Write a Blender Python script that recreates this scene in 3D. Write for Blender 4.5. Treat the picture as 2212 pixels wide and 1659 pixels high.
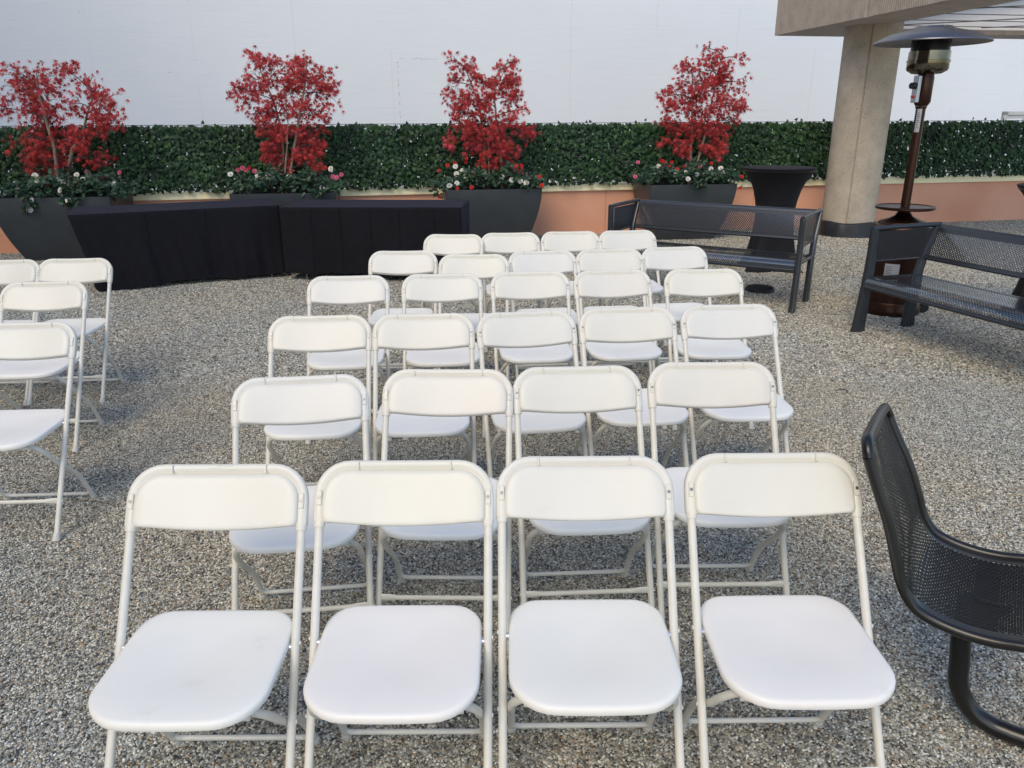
import bpy, math, random
import numpy as np
from mathutils import Vector, Matrix
R=math.radians
random.seed(7)
sc=bpy.context.scene
for o in list(bpy.data.objects): bpy.data.objects.remove(o)
col=sc.collection

# ---------------------------------------------------------------- camera
CH=1.5945; CP=R(19.155); CF=1658.39; CR=R(-0.245)
cd=bpy.data.cameras.new('camera'); cam=bpy.data.objects.new('camera',cd); col.objects.link(cam)
cd.sensor_width=36; cd.lens=CF/2212*36; cd.clip_start=.05; cd.clip_end=500
cam.matrix_world=Matrix.Translation((0,0,CH))@Matrix.Rotation(math.pi/2-CP,4,'X')@Matrix.Rotation(CR,4,'Z')
sc.camera=cam
# ---------------------------------------------------------------- world, sun, exposure
SUN_EL=46; SUN_AZ=203      # azimuth the light comes from, clockwise from +Y
w=bpy.data.worlds.new('World'); sc.world=w; w.use_nodes=True
nt=w.node_tree; bg=nt.nodes['Background']; sky=nt.nodes.new('ShaderNodeTexSky')
sky.sky_type='NISHITA'; sky.sun_disc=False; sky.sun_elevation=R(SUN_EL); sky.sun_rotation=R(SUN_AZ)
sky.air_density=1.0; sky.dust_density=1.0; sky.ozone_density=1.6
nt.links.new(sky.outputs[0],bg.inputs[0]); bg.inputs[1].default_value=.15
sd=bpy.data.lights.new('sun','SUN'); sun=bpy.data.objects.new('sun',sd); col.objects.link(sun)
sd.energy=1.0; sd.angle=R(30); sd.color=(1,.84,.56)
az=R(SUN_AZ); el=R(SUN_EL)
dv=Vector((math.sin(az)*math.cos(el),math.cos(az)*math.cos(el),math.sin(el)))
sun.rotation_euler=dv.to_track_quat('Z','Y').to_euler(); sun.location=dv*30
vs=sc.view_settings; vs.view_transform='Standard'; vs.look='None'; vs.exposure=0.60; vs.gamma=1
sc.render.engine='CYCLES'
sc.cycles.transparent_max_bounces=16

# ---------------------------------------------------------------- helpers
cp,sp=math.cos(CP),math.sin(CP); cr,sr=math.cos(CR),math.sin(CR)
def ray(u,v):            # direction through a point of the survey grid (2212 x 1659)
    a=u-1106; b=v-829.5
    uu=a*cr+b*sr; vv=-a*sr+b*cr
    x=uu/CF; up=-vv/CF
    return (x,cp+up*sp,-sp+up*cp)
def at(u,v,Y):
    d=ray(u,v); t=Y/d[1]; return Vector((d[0]*t,Y,CH+d[2]*t))
def tag(o,label=None,cat=None,group=None,kind=None):
    if label: o['label']=label
    if cat: o['category']=cat
    if group: o['group']=group
    if kind: o['kind']=kind
    return o
def empty(name,loc=(0,0,0),rz=0):
    o=bpy.data.objects.new(name,None); o.empty_display_size=.1; o.location=loc; o.rotation_euler=(0,0,rz); col.objects.link(o); return o
class MB:
    def __init__(s): s.v=[]; s.f=[]; s.uv=[]; s.tint=[]; s.hasuv=False
    def add(s,vs,fs,uvs=None,tint=0.0):
        n=len(s.v); s.v+= [tuple(p) for p in vs]
        for k,f in enumerate(fs):
            s.f.append(tuple(i+n for i in f))
            s.uv.append([uvs[i] for i in f] if uvs else [(0,0)]*len(f))
            s.tint.append(tint)
        if uvs: s.hasuv=True
    def box(s,c,d,rot=None,tint=0):
        x,y,z=d[0]/2,d[1]/2,d[2]/2
        vs=[Vector((a*x,b*y,e*z)) for e in(-1,1) for b in(-1,1) for a in(-1,1)]
        if rot is not None: vs=[rot@p for p in vs]
        vs=[p+Vector(c) for p in vs]
        s.add(vs,[(0,2,3,1),(4,5,7,6),(0,1,5,4),(2,6,7,3),(0,4,6,2),(1,3,7,5)],tint=tint)
    def hull(s,a,b):    # two quads (lists of four points) joined into a solid
        s.add(list(a)+list(b),[(3,2,1,0),(4,5,6,7),(0,1,5,4),(1,2,6,5),(2,3,7,6),(3,0,4,7)])
    def tube(s,path,r,n=12,cap=True,tint=0):
        P=[Vector(p) for p in path]; m=len(P)
        rs=r if isinstance(r,(list,tuple)) else [r]*m
        T=[]
        for i in range(m):
            a=P[max(i-1,0)]; b=P[min(i+1,m-1)]; T.append((b-a).normalized())
        up=Vector((0,0,1)) if abs(T[0].z)<.9 else Vector((0,1,0))
        N=T[0].cross(up).normalized(); vs=[]
        for i in range(m):
            N=(N-T[i]*N.dot(T[i])).normalized(); B=T[i].cross(N)
            for k in range(n):
                a=2*math.pi*k/n; vs.append(P[i]+(N*math.cos(a)+B*math.sin(a))*rs[i])
        fs=[]
        for i in range(m-1):
            for k in range(n):
                k2=(k+1)%n; fs.append((i*n+k,i*n+k2,(i+1)*n+k2,(i+1)*n+k))
        if cap: fs.append(tuple(range(n-1,-1,-1))); fs.append(tuple((m-1)*n+k for k in range(n)))
        s.add(vs,fs,tint=tint)
    def lathe(s,prof,c=(0,0,0),n=32,fr=None):
        vs=[];c=Vector(c)
        for r,z in prof:
            for k in range(n):
                a=2*math.pi*k/n; q=fr(a,z) if fr else 1
                vs.append(c+Vector((r*q*math.cos(a),r*q*math.sin(a),z)))
        m=len(prof); fs=[]
        for i in range(m-1):
            for k in range(n):
                k2=(k+1)%n; fs.append((i*n+k,i*n+k2,(i+1)*n+k2,(i+1)*n+k))
        if prof[0][0]>1e-6: fs.append(tuple(range(n-1,-1,-1)))
        if prof[-1][0]>1e-6: fs.append(tuple((m-1)*n+k for k in range(n)))
        s.add(vs,fs)
    def rings(s,rings,capa=True,capb=True):
        n=len(rings[0]); vs=[p for r in rings for p in r]; fs=[]
        for i in range(len(rings)-1):
            for k in range(n):
                k2=(k+1)%n; fs.append((i*n+k,i*n+k2,(i+1)*n+k2,(i+1)*n+k))
        if capa: fs.append(tuple(range(n-1,-1,-1)))
        if capb: fs.append(tuple((len(rings)-1)*n+k for k in range(n)))
        s.add(vs,fs)
    def build(s,name,mat,parent=None,smooth=True,angle=40,mods=None):
        me=bpy.data.meshes.new(name); me.from_pydata(s.v,[],s.f); 
        if s.hasuv:
            l=me.uv_layers.new(name='UVMap'); flat=[c for f in s.uv for uvp in f for c in uvp]; l.data.foreach_set('uv',flat)
        if any(s.tint):
            a=me.attributes.new('tint','FLOAT','FACE'); a.data.foreach_set('value',s.tint)
        me.update()
        if smooth:
            me.polygons.foreach_set('use_smooth',[True]*len(me.polygons))
            me.set_sharp_from_angle(angle=R(angle))
        me.materials.append(mat)
        o=bpy.data.objects.new(name,me); col.objects.link(o)
        if parent: o.parent=parent
        return o
def bevel(o,wd=.004,seg=2):
    m=o.modifiers.new('bevel','BEVEL'); m.width=wd; m.segments=seg; m.limit_method='ANGLE'; m.angle_limit=R(35); return o
def solid(o,t):
    m=o.modifiers.new('thickness','SOLIDIFY'); m.thickness=t; m.offset=0; m.use_rim=False; return o
# dense smooth resample
def smoothp(p,k=4):
    out=[]
    for i in range(len(p)-1):
        p0=p[max(i-1,0)];p1=p[i];p2=p[i+1];p3=p[min(i+2,len(p)-1)]
        for j in range(k):
            t=j/k
            out.append(tuple(.5*((2*p1[c])+(-p0[c]+p2[c])*t+(2*p0[c]-5*p1[c]+4*p2[c]-p3[c])*t*t+(-p0[c]+3*p1[c]-3*p2[c]+p3[c])*t**3) for c in range(len(p1))))
    out.append(p[-1]); return out
def copy_tree(o,parent=None):
    c=o.copy(); col.objects.link(c); c.parent=parent
    for ch in list(o.children): copy_tree(ch,c)
    return c

# ---------------------------------------------------------------- materials
def srgb(r,g,b):
    f=lambda c:(c/255/12.92) if c/255<=.04045 else ((c/255+.055)/1.055)**2.4
    return (f(r),f(g),f(b),1)
def mat(name,color,rough=.5,metal=0,spec=.5,noise=0,nscale=20,bump=0,bscale=200,rvar=0,coat=0,tintcol=None):
    m=bpy.data.materials.new(name); m.use_nodes=True; t=m.node_tree; b=t.nodes['Principled BSDF']
    b.inputs['Base Color'].default_value=color; b.inputs['Roughness'].default_value=rough
    b.inputs['Metallic'].default_value=metal; b.inputs['Specular IOR Level'].default_value=spec
    b.inputs['Coat Weight'].default_value=coat
    tc=t.nodes.new('ShaderNodeTexCoord'); src=None
    if tintcol:
        a=t.nodes.new('ShaderNodeAttribute'); a.attribute_name='tint'
        cr_=t.nodes.new('ShaderNodeValToRGB'); e=cr_.color_ramp.elements
        e[0].color=color; e[1].color=tintcol[-1]
        for i,c in enumerate(tintcol[:-1]): 
            q=e.new((i+1)/len(tintcol)); q.color=c
        t.links.new(a.outputs['Fac'],cr_.inputs[0]); src=cr_.outputs[0]; t.links.new(src,b.inputs['Base Color'])
    if noise:
        n=t.nodes.new('ShaderNodeTexNoise'); n.inputs['Scale'].default_value=nscale; n.inputs['Detail'].default_value=6
        t.links.new(tc.outputs['Object'],n.inputs['Vector'])
        hv=t.nodes.new('ShaderNodeHueSaturation'); mr=t.nodes.new('ShaderNodeMapRange')
        mr.inputs['From Min'].default_value=.25; mr.inputs['From Max'].default_value=.75
        mr.inputs['To Min'].default_value=1-noise; mr.inputs['To Max'].default_value=1+noise
        t.links.new(n.outputs['Fac'],mr.inputs['Value']); t.links.new(mr.outputs[0],hv.inputs['Value'])
        if src: t.links.new(src,hv.inputs['Color'])
        else: hv.inputs['Color'].default_value=color
        t.links.new(hv.outputs[0],b.inputs['Base Color'])
        if rvar:
            m2=t.nodes.new('ShaderNodeMapRange'); m2.inputs['To Min'].default_value=rough-rvar; m2.inputs['To Max'].default_value=rough+rvar
            t.links.new(n.outputs['Fac'],m2.inputs['Value']); t.links.new(m2.outputs[0],b.inputs['Roughness'])
    if bump:
        n=t.nodes.new('ShaderNodeTexNoise'); n.inputs['Scale'].default_value=bscale; n.inputs['Detail'].default_value=4
        t.links.new(tc.outputs['Object'],n.inputs['Vector']); bp=t.nodes.new('ShaderNodeBump'); bp.inputs['Strength'].default_value=bump; bp.inputs['Distance'].default_value=.002
        t.links.new(n.outputs['Fac'],bp.inputs['Height']); t.links.new(bp.outputs[0],b.inputs['Normal'])
    return m
def M(t,op,a,b=None,c=None):
    n=t.nodes.new('ShaderNodeMath'); n.operation=op
    for i,x in enumerate((a,b,c)):
        if x is None: continue
        if isinstance(x,(int,float)): n.inputs[i].default_value=x
        else: t.links.new(x,n.inputs[i])
    return n.outputs[0]
def perforate(m,px,py,rx,ry,stag=True):
    t=m.node_tree; b=t.nodes['Principled BSDF']; out=t.nodes['Material Output']
    uv=t.nodes.new('ShaderNodeUVMap'); sx=t.nodes.new('ShaderNodeSeparateXYZ'); t.links.new(uv.outputs[0],sx.inputs[0])
    v=M(t,'DIVIDE',sx.outputs[1],py); row=M(t,'FLOOR',v); off=M(t,'MULTIPLY',M(t,'FLOORED_MODULO',row,2),.5) if stag else 0
    u=M(t,'ADD',M(t,'DIVIDE',sx.outputs[0],px),off)
    du=M(t,'MULTIPLY',M(t,'SUBTRACT',M(t,'FRACT',u),.5),px/rx); dv_=M(t,'MULTIPLY',M(t,'SUBTRACT',M(t,'FRACT',v),.5),py/ry)
    d=M(t,'ADD',M(t,'POWER',M(t,'ABSOLUTE',du),3),M(t,'POWER',M(t,'ABSOLUTE',dv_),3)); hole=M(t,'LESS_THAN',d,1)
    tr=t.nodes.new('ShaderNodeBsdfTransparent'); mx=t.nodes.new('ShaderNodeMixShader')
    t.links.new(hole,mx.inputs[0]); t.links.new(b.outputs[0],mx.inputs[1]); t.links.new(tr.outputs[0],mx.inputs[2]); t.links.new(mx.outputs[0],out.inputs[0])
    return m

m_plastic=mat('white_plastic_warm_lit',(.77,.745,.68,1),.42,noise=.025,nscale=9,bump=.05,bscale=900)  # backrest copy of the chair plastic, warm reflected light put into its colour
m_seatp=mat('white_plastic_sky_lit',(.885,.875,.845,1),.45,noise=.02,nscale=7,bump=.05,bscale=900)  # seat copy of the same plastic, brighter sky light put into its colour
def age(m):
    t=m.node_tree; b=t.nodes['Principled BSDF']; src=b.inputs['Base Color'].links[0].from_socket
    oi=t.nodes.new('ShaderNodeObjectInfo'); rp_=t.nodes.new('ShaderNodeValToRGB'); e=rp_.color_ramp.elements
    e[0].color=(1,.975,.955,1); e[1].color=(.975,.975,.985,1); q=e.new(.5); q.color=(.99,.985,.94,1)
    t.links.new(oi.outputs['Random'],rp_.inputs[0])
    mx=t.nodes.new('ShaderNodeMix'); mx.data_type='RGBA'; mx.blend_type='MULTIPLY'; mx.inputs[0].default_value=1
    t.links.new(src,mx.inputs[6]); t.links.new(rp_.outputs[0],mx.inputs[7])
    tc=t.nodes.new('ShaderNodeTexCoord'); va=t.nodes.new('ShaderNodeVectorMath'); va.operation='ADD'
    t.links.new(tc.outputs['Object'],va.inputs[0]); t.links.new(oi.outputs['Location'],va.inputs[1])
    n=t.nodes.new('ShaderNodeTexNoise'); n.inputs['Scale'].default_value=11; n.inputs['Detail'].default_value=12; n.inputs['Roughness'].default_value=.75; t.links.new(va.outputs[0],n.inputs[0])
    mr=t.nodes.new('ShaderNodeMapRange'); mr.inputs['From Min'].default_value=.60; mr.inputs['From Max'].default_value=.75; mr.inputs['To Max'].default_value=.22; t.links.new(n.outputs['Fac'],mr.inputs['Value'])
    m2=t.nodes.new('ShaderNodeMix'); m2.data_type='RGBA'; t.links.new(mr.outputs[0],m2.inputs[0]); t.links.new(mx.outputs[2],m2.inputs[6]); m2.inputs[7].default_value=(.55,.50,.42,1)
    t.links.new(m2.outputs[2],b.inputs['Base Color'])
age(m_plastic); age(m_seatp)
m_paint=mat('white_metal_paint',(.72,.695,.62,1),.38,noise=.06,nscale=25)
m_cap=mat('foot_cap_plastic',(.62,.60,.55,1),.55,noise=.1,nscale=60)
m_rivet=mat('rivet_steel',(.25,.25,.25,1),.35,metal=.8)
m_black=mat('black_cloth',(.006,.006,.009,1),.85,spec=.25,noise=.25,nscale=14,bump=.3,bscale=700)
m_black.node_tree.nodes['Principled BSDF'].inputs['Sheen Weight'].default_value=.07
m_black.node_tree.nodes['Principled BSDF'].inputs['Sheen Roughness'].default_value=.4
m_black.node_tree.nodes['Principled BSDF'].inputs['Sheen Tint'].default_value=(.35,.35,.7,1)
m_spandex=mat('black_spandex',(.008,.008,.011,1),.75,spec=.3,noise=.15,nscale=10)
m_planter=mat('planter_resin',(.042,.048,.053,1),.42,spec=.5,noise=.12,nscale=5,rvar=.06,bump=.08,bscale=300)
m_soil=mat('soil',(.03,.022,.015,1),.95,noise=.4,nscale=30,bump=.8,bscale=90)
m_bench=mat('bench_metal',(.06,.067,.078,1),.27,metal=.6,noise=.06,nscale=30)
m_benchp=perforate(mat('bench_perforated_metal',(.17,.19,.22,1),.15,metal=.8),.021,.0115,.0050,.0042)  # paler and bluer than the frame: sky reflection put into the colour
m_benchp2=perforate(mat('arm_perforated_metal',(.04,.044,.05,1),.4,metal=.4),.018,.0105,.0044,.0038)
m_mesh=perforate(mat('black_perforated_metal',(.010,.0095,.009,1),.5,spec=.3),.0120,.0095,.0035,.0028)
m_blackm=mat('black_coated_metal',(.010,.0095,.009,1),.3,metal=.0,coat=.1,noise=.15,nscale=80)
m_bronze=mat('hammered_bronze',(.052,.024,.016,1),.33,metal=.75,noise=.2,nscale=90,bump=.2,bscale=300)
m_hood=mat('reflector_aluminium',(.17,.17,.19,1),.35,metal=.85,noise=.05)
m_steel=mat('burner_steel',(.16,.14,.10,1),.16,metal=1,noise=.25,nscale=14)
m_grid=perforate(mat('burner_screen',(.02,.02,.025,1),.35,metal=.6),.012,.012,.0036,.0036)
m_silver=mat('control_plate',(.55,.57,.62,1),.35,metal=.7)
m_knob=mat('black_knob',(.01,.01,.01,1),.4)
m_red=mat('red_button',(.5,.02,.02,1),.4)
m_label=mat('white_label',(.38,.40,.42,1),.5,noise=.06,nscale=90)
m_ink=mat('ink',(.03,.03,.03,1),.6)
m_rubber=mat('rubber',(.01,.01,.01,1),.7)
m_grate=mat('drain_iron',(.012,.012,.013,1),.6)
m_bark=mat('maple_bark',(.27,.19,.14,1),.85,noise=.35,nscale=22,bump=.6,bscale=60)
m_twig=mat('maple_twig',(.06,.04,.04,1),.8)
m_leaf=mat('maple_leaf',(.26,.013,.015,1),.6,tintcol=[(.41,.023,.025,1),(.55,.044,.034,1),(.58,.057,.09,1)],noise=.15,nscale=6)
m_ivy=mat('ivy_leaf',(.008,.022,.010,1),.5,spec=.3,tintcol=[(.012,.036,.014,1),(.020,.058,.019,1),(.05,.11,.034,1)],noise=.4,nscale=2.2)
m_cam=mat('camellia_leaf',(.008,.026,.014,1),.42,spec=.4,tintcol=[(.013,.038,.018,1),(.022,.062,.024,1),(.045,.105,.05,1)],noise=.2,nscale=6)
m_wht=mat('white_petal',(.72,.7,.62,1),.6); m_rdp=mat('red_petal',(.5,.02,.015,1),.6); m_pkp=mat('pink_petal',(.6,.12,.2,1),.6)
m_wire=mat('wire',(.05,.07,.07,1),.5)
m_ledge=mat('cream_coping_metal',(.95,.86,.56,1),.5,spec=.25,noise=.06,nscale=3)
m_rib=mat('ribbed_concrete',(.42,.37,.33,1),.9,noise=.16,nscale=7,bump=.8,bscale=60)
m_ceil=mat('ceiling_paint',(.86,.85,.82,1),.8,noise=.04,nscale=2)
m_membrane=mat('black_membrane',(.014,.016,.02,1),.5,noise=.3,nscale=9,bump=.6,bscale=20)

def leaf_trans(m,w=.25):
    t=m.node_tree; b=t.nodes['Principled BSDF']; out=t.nodes['Material Output']
    tl=t.nodes.new('ShaderNodeBsdfTranslucent'); mx=t.nodes.new('ShaderNodeMixShader'); mx.inputs[0].default_value=w
    t.links.new(b.inputs['Base Color'].links[0].from_socket,tl.inputs[0]) if b.inputs['Base Color'].links else None
    t.links.new(b.outputs[0],mx.inputs[1]); t.links.new(tl.outputs[0],mx.inputs[2]); t.links.new(mx.outputs[0],out.inputs[0])
leaf_trans(m_leaf,.3)
leaf_trans(m_ceil,.85)

def m_parapet_():
    m=mat('terracotta_render',(.50,.24,.15,1),.85); t=m.node_tree; b=t.nodes['Principled BSDF']
    tc=t.nodes.new('ShaderNodeTexCoord'); n=t.nodes.new('ShaderNodeTexNoise'); n.inputs['Scale'].default_value=.9; n.inputs['Detail'].default_value=8
    t.links.new(tc.outputs['Object'],n.inputs[0]); cr_=t.nodes.new('ShaderNodeValToRGB')
    cr_.color_ramp.elements[0].position=.3; cr_.color_ramp.elements[0].color=(.67,.31,.18,1)
    cr_.color_ramp.elements[1].position=.75; cr_.color_ramp.elements[1].color=(.80,.43,.29,1)
    t.links.new(n.outputs['Fac'],cr_.inputs[0]); t.links.new(cr_.outputs[0],b.inputs['Base Color'])
    n2=t.nodes.new('ShaderNodeTexNoise'); n2.inputs['Scale'].default_value=80; bp=t.nodes.new('ShaderNodeBump'); bp.inputs['Strength'].default_value=.25; bp.inputs['Distance'].default_value=.003
    t.links.new(tc.outputs['Object'],n2.inputs[0]); t.links.new(n2.outputs['Fac'],bp.inputs['Height']); t.links.new(bp.outputs[0],b.inputs['Normal'])
    return m
m_parapet=m_parapet_()
def m_farwall_():
    # board-formed concrete painted white: fine horizontal streaks, faint stains
    m=mat('white_painted_concrete',(.62,.64,.66,1),.8); t=m.node_tree; b=t.nodes['Principled BSDF']
    tc=t.nodes.new('ShaderNodeTexCoord')
    mp=t.nodes.new('ShaderNodeMapping'); mp.inputs['Scale'].default_value=(.9,1,26); t.links.new(tc.outputs['Object'],mp.inputs[0])
    n=t.nodes.new('ShaderNodeTexNoise'); n.inputs['Scale'].default_value=1.2; n.inputs['Detail'].default_value=7; n.inputs['Roughness'].default_value=.65; t.links.new(mp.outputs[0],n.inputs[0])
    cr_=t.nodes.new('ShaderNodeValToRGB'); e=cr_.color_ramp.elements
    e[0].position=.22; e[0].color=(.68,.71,.73,1); e[1].position=.36; e[1].color=(.82,.855,.885,1)
    q=e.new(.8); q.color=(.85,.88,.905,1)
    t.links.new(n.outputs['Fac'],cr_.inputs[0])
    n3=t.nodes.new('ShaderNodeTexNoise'); n3.inputs['Scale'].default_value=.35; n3.inputs['Detail'].default_value=5; t.links.new(tc.outputs['Object'],n3.inputs[0])
    mr=t.nodes.new('ShaderNodeMapRange'); mr.inputs['To Min'].default_value=.93; mr.inputs['To Max'].default_value=1.05; t.links.new(n3.outputs['Fac'],mr.inputs[0])
    hv=t.nodes.new('ShaderNodeHueSaturation'); t.links.new(cr_.outputs[0],hv.inputs['Color']); t.links.new(mr.outputs[0],hv.inputs['Value']); t.links.new(hv.outputs[0],b.inputs['Base Color'])
    bp=t.nodes.new('ShaderNodeBump'); bp.inputs['Strength'].default_value=.35; bp.inputs['Distance'].default_value=.01
    t.links.new(n.outputs['Fac'],bp.inputs['Height']); t.links.new(bp.outputs[0],b.inputs['Normal'])
    return m
m_farwall=m_farwall_()
def m_column_():
    m=mat('aggregate_concrete',(.36,.32,.27,1),.9); t=m.node_tree; b=t.nodes['Principled BSDF']
    tc=t.nodes.new('ShaderNodeTexCoord'); n=t.nodes.new('ShaderNodeTexNoise'); n.inputs['Scale'].default_value=3; n.inputs['Detail'].default_value=10; n.inputs['Roughness'].default_value=.7
    t.links.new(tc.outputs['Object'],n.inputs[0]); cr_=t.nodes.new('ShaderNodeValToRGB'); e=cr_.color_ramp.elements
    e[0].position=.3; e[0].color=(.36,.31,.245,1); e[1].position=.7; e[1].color=(.56,.485,.39,1); t.links.new(n.outputs['Fac'],cr_.inputs[0])
    v=t.nodes.new('ShaderNodeTexVoronoi'); v.inputs['Scale'].default_value=38; t.links.new(tc.outputs['Object'],v.inputs['Vector'])
    n2=t.nodes.new('ShaderNodeTexNoise'); n2.inputs['Scale'].default_value=9; t.links.new(tc.outputs['Object'],n2.inputs[0])
    thr=M(t,'MULTIPLY',M(t,'GREATER_THAN',n2.outputs['Fac'],.5),M(t,'LESS_THAN',v.outputs['Distance'],.19))
    mx=t.nodes.new('ShaderNodeMix'); mx.data_type='RGBA'; t.links.new(thr,mx.inputs[0]); t.links.new(cr_.outputs[0],mx.inputs[6]); mx.inputs[7].default_value=(.16,.12,.09,1)
    t.links.new(mx.outputs[2],b.inputs['Base Color'])
    n4=t.nodes.new('ShaderNodeTexNoise'); n4.inputs['Scale'].default_value=110; t.links.new(tc.outputs['Object'],n4.inputs[0])
    h=M(t,'SUBTRACT',n4.outputs['Fac'],thr); bp=t.nodes.new('ShaderNodeBump'); bp.inputs['Strength'].default_value=.6; bp.inputs['Distance'].default_value=.006
    t.links.new(h,bp.inputs['Height']); t.links.new(bp.outputs[0],b.inputs['Normal'])
    return m
m_column=m_column_()
# stone colours shared by the loose pebbles and the bed beneath them
STONES=[(0,(.075,.073,.066,1)),(.11,(.18,.175,.155,1)),(.30,(.32,.308,.272,1)),(.50,(.48,.462,.405,1)),(.68,(.43,.355,.25,1)),(.78,(.66,.635,.56,1)),(.93,(.41,.26,.15,1)),(.95,(.82,.79,.71,1))]
def stone_ramp(t):
    cr_=t.nodes.new('ShaderNodeValToRGB'); cr_.color_ramp.interpolation='CONSTANT'; e=cr_.color_ramp.elements
    e[0].position=0; e[0].color=STONES[0][1]; e[1].position=STONES[1][0]; e[1].color=STONES[1][1]
    for p,c in STONES[2:]: q=e.new(p); q.color=c
    return cr_
def patches(t,tc_out,color_out):   # slow random drift of tint over the terrace (browner / bluer)
    n=t.nodes.new('ShaderNodeTexNoise'); n.inputs['Scale'].default_value=.9; n.inputs['Detail'].default_value=3; t.links.new(tc_out,n.inputs[0])
    cr_=t.nodes.new('ShaderNodeValToRGB'); e=cr_.color_ramp.elements; e[0].position=.35; e[0].color=(1.0,1.04,1.06,1); e[1].position=.65; e[1].color=(1.12,1.07,.97,1)
    t.links.new(n.outputs['Fac'],cr_.inputs[0]); mx=t.nodes.new('ShaderNodeMix'); mx.data_type='RGBA'; mx.blend_type='MULTIPLY'; mx.inputs[0].default_value=1
    t.links.new(color_out,mx.inputs[6]); t.links.new(cr_.outputs[0],mx.inputs[7]); return mx.outputs[2]
def m_ground_():
    m=mat('gravel_bed',(.2,.2,.2,1),.85); t=m.node_tree; b=t.nodes['Principled BSDF']; tc=t.nodes.new('ShaderNodeTexCoord')
    v=t.nodes.new('ShaderNodeTexVoronoi'); v.inputs['Scale'].default_value=115; t.links.new(tc.outputs['Object'],v.inputs['Vector'])
    sx=t.nodes.new('ShaderNodeSeparateColor'); t.links.new(v.outputs['Color'],sx.inputs[0]); cr_=stone_ramp(t); t.links.new(sx.outputs[0],cr_.inputs[0])
    t.links.new(patches(t,tc.outputs['Object'],cr_.outputs[0]),b.inputs['Base Color'])
    bp=t.nodes.new('ShaderNodeBump'); bp.invert=True; bp.inputs['Strength'].default_value=1; bp.inputs['Distance'].default_value=.006
    t.links.new(v.outputs['Distance'],bp.inputs['Height']); t.links.new(bp.outputs[0],b.inputs['Normal']); return m
def m_pebble_():
    m=mat('pebble',(.2,.2,.2,1),.75); t=m.node_tree; b=t.nodes['Principled BSDF']
    oi=t.nodes.new('ShaderNodeObjectInfo'); cr_=stone_ramp(t); t.links.new(oi.outputs['Random'],cr_.inputs[0])
    t.links.new(patches(t,oi.outputs['Location'],cr_.outputs[0]),b.inputs['Base Color']); return m
m_ground=m_ground_(); m_pebble=m_pebble_()

# ---------------------------------------------------------------- the setting
WA,WB=10.98,.197                     # parapet line y = WA + WB x
WL=math.hypot(1,WB); WD=Vector((1/WL,WB/WL,0)); WN=Vector((WB/WL,-1/WL,0))   # along / towards the camera
def wl(x): return WA+WB*x
def wallbox(mb,x0,x1,off0,off1,z0,z1,a=WA):
    # solid running along the parapet direction, off = distance towards the camera
    P=lambda x,o,z: Vector((x,a+WB*x,0))+WN*o+Vector((0,0,z))
    mb.hull([P(x0,off1,z0),P(x0,off0,z0),P(x1,off0,z0),P(x1,off1,z0)],[P(x0,off1,z1),P(x0,off0,z1),P(x1,off0,z1),P(x1,off1,z1)])
g=MB()
ys=[-14]+[ -2+ .0*i for i in range(0)]
g.add([(-30,-16,0),(30,-16,0),(30,wl(30)+.1,0),(-30,wl(-30)+.1,0)],[(0,1,2,3)])
tag(g.build('gravel_ground',m_ground,smooth=False),kind='structure')
g=MB(); g.add([(-90,-60,-6),(90,-60,-6),(90,90,-6),(-90,90,-6)],[(0,1,2,3)])
m_street=mat('lower_street',(.10,.10,.10,1),.9,noise=.2,nscale=1)
tag(g.build('lower_ground',m_street,smooth=False),kind='structure')

# low terracotta parapet with its cream coping
par=empty('parapet_wall',(0,WA,0)); tag(par,'low terracotta parapet wall with cream metal coping behind the planters','wall')
def lpar(o): o.parent=par; o.location=Vector((0,-WA,0)); return o
g=MB(); wallbox(g,-16,14,0,-.22,-.3,.622); lpar(g.build('wall_body',m_parapet,smooth=False))
g=MB(); wallbox(g,-16,14,.03,-.26,.620,.70); o=g.build('coping',m_ledge,smooth=False); lpar(o); bevel(o,.006)
g=MB(); wallbox(g,-16,14,.042,.028,.612,.632); lpar(g.build('coping_drip_edge',m_ledge,smooth=False))
g=MB()
for x in (-3.62,-.55,2.6,3.03,6.1,-7): wallbox(g,x,x+.006,.033,.0299,.634,.699); wallbox(g,x,x+.006,.02,-.2,.7,.7025)
lpar(g.build('coping_seam',mat('seam_shadow_gap',(.16,.15,.11,1),.7),smooth=False))
g=MB()
for x in (-4.4,-1.0,1.35,3.6,6.15,8.6): wallbox(g,x,x+.008,.0025,-.001,0,.61)
lpar(g.build('render_joint',mat('render_joint',(.48,.22,.13,1),.9),smooth=False))

# white building beyond
FA=17.5
bw=empty('white_building',(0,FA,-6)); tag(bw,'tall white painted board-formed concrete building wall beyond the ivy screen','building')
def lbw(o): o.parent=bw; o.location=(0,-FA,6); return o
g=MB(); wallbox(g,-26,30,0,-8,-6,15,a=FA); lbw(g.build('wall',m_farwall,smooth=False))
g=MB(); m_seam=mat('formwork_seam',(.77,.80,.815,1),.9)
for k in range(-9,14):
    x=-8.03+1.862*k; z=-6
    while z<14:
        l=random.uniform(.8,3.2); dx=random.uniform(-.012,.012)
        if random.random()<.8: wallbox(g,x+dx,x+dx+.016,.004,-.01,z,z+l,a=FA)
        z+=l+random.uniform(.05,.5)
lbw(g.build('formwork_seam',m_seam,smooth=False))
g=MB(); m_crack=mat('crack',(.62,.64,.66,1),.9)
for i in range(14):
    z=1.5+i*.088; 
    if random.random()<.8: wallbox(g,-2.325+random.uniform(-.006,.006),-2.31,.006,-.01,z,z+random.uniform(.02,.08),a=FA)
for i in range(11):
    x=-2.28+i*.07
    if random.random()<.65: wallbox(g,x,x+random.uniform(.01,.06),.006,-.01,2.735,2.75,a=FA)
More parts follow.
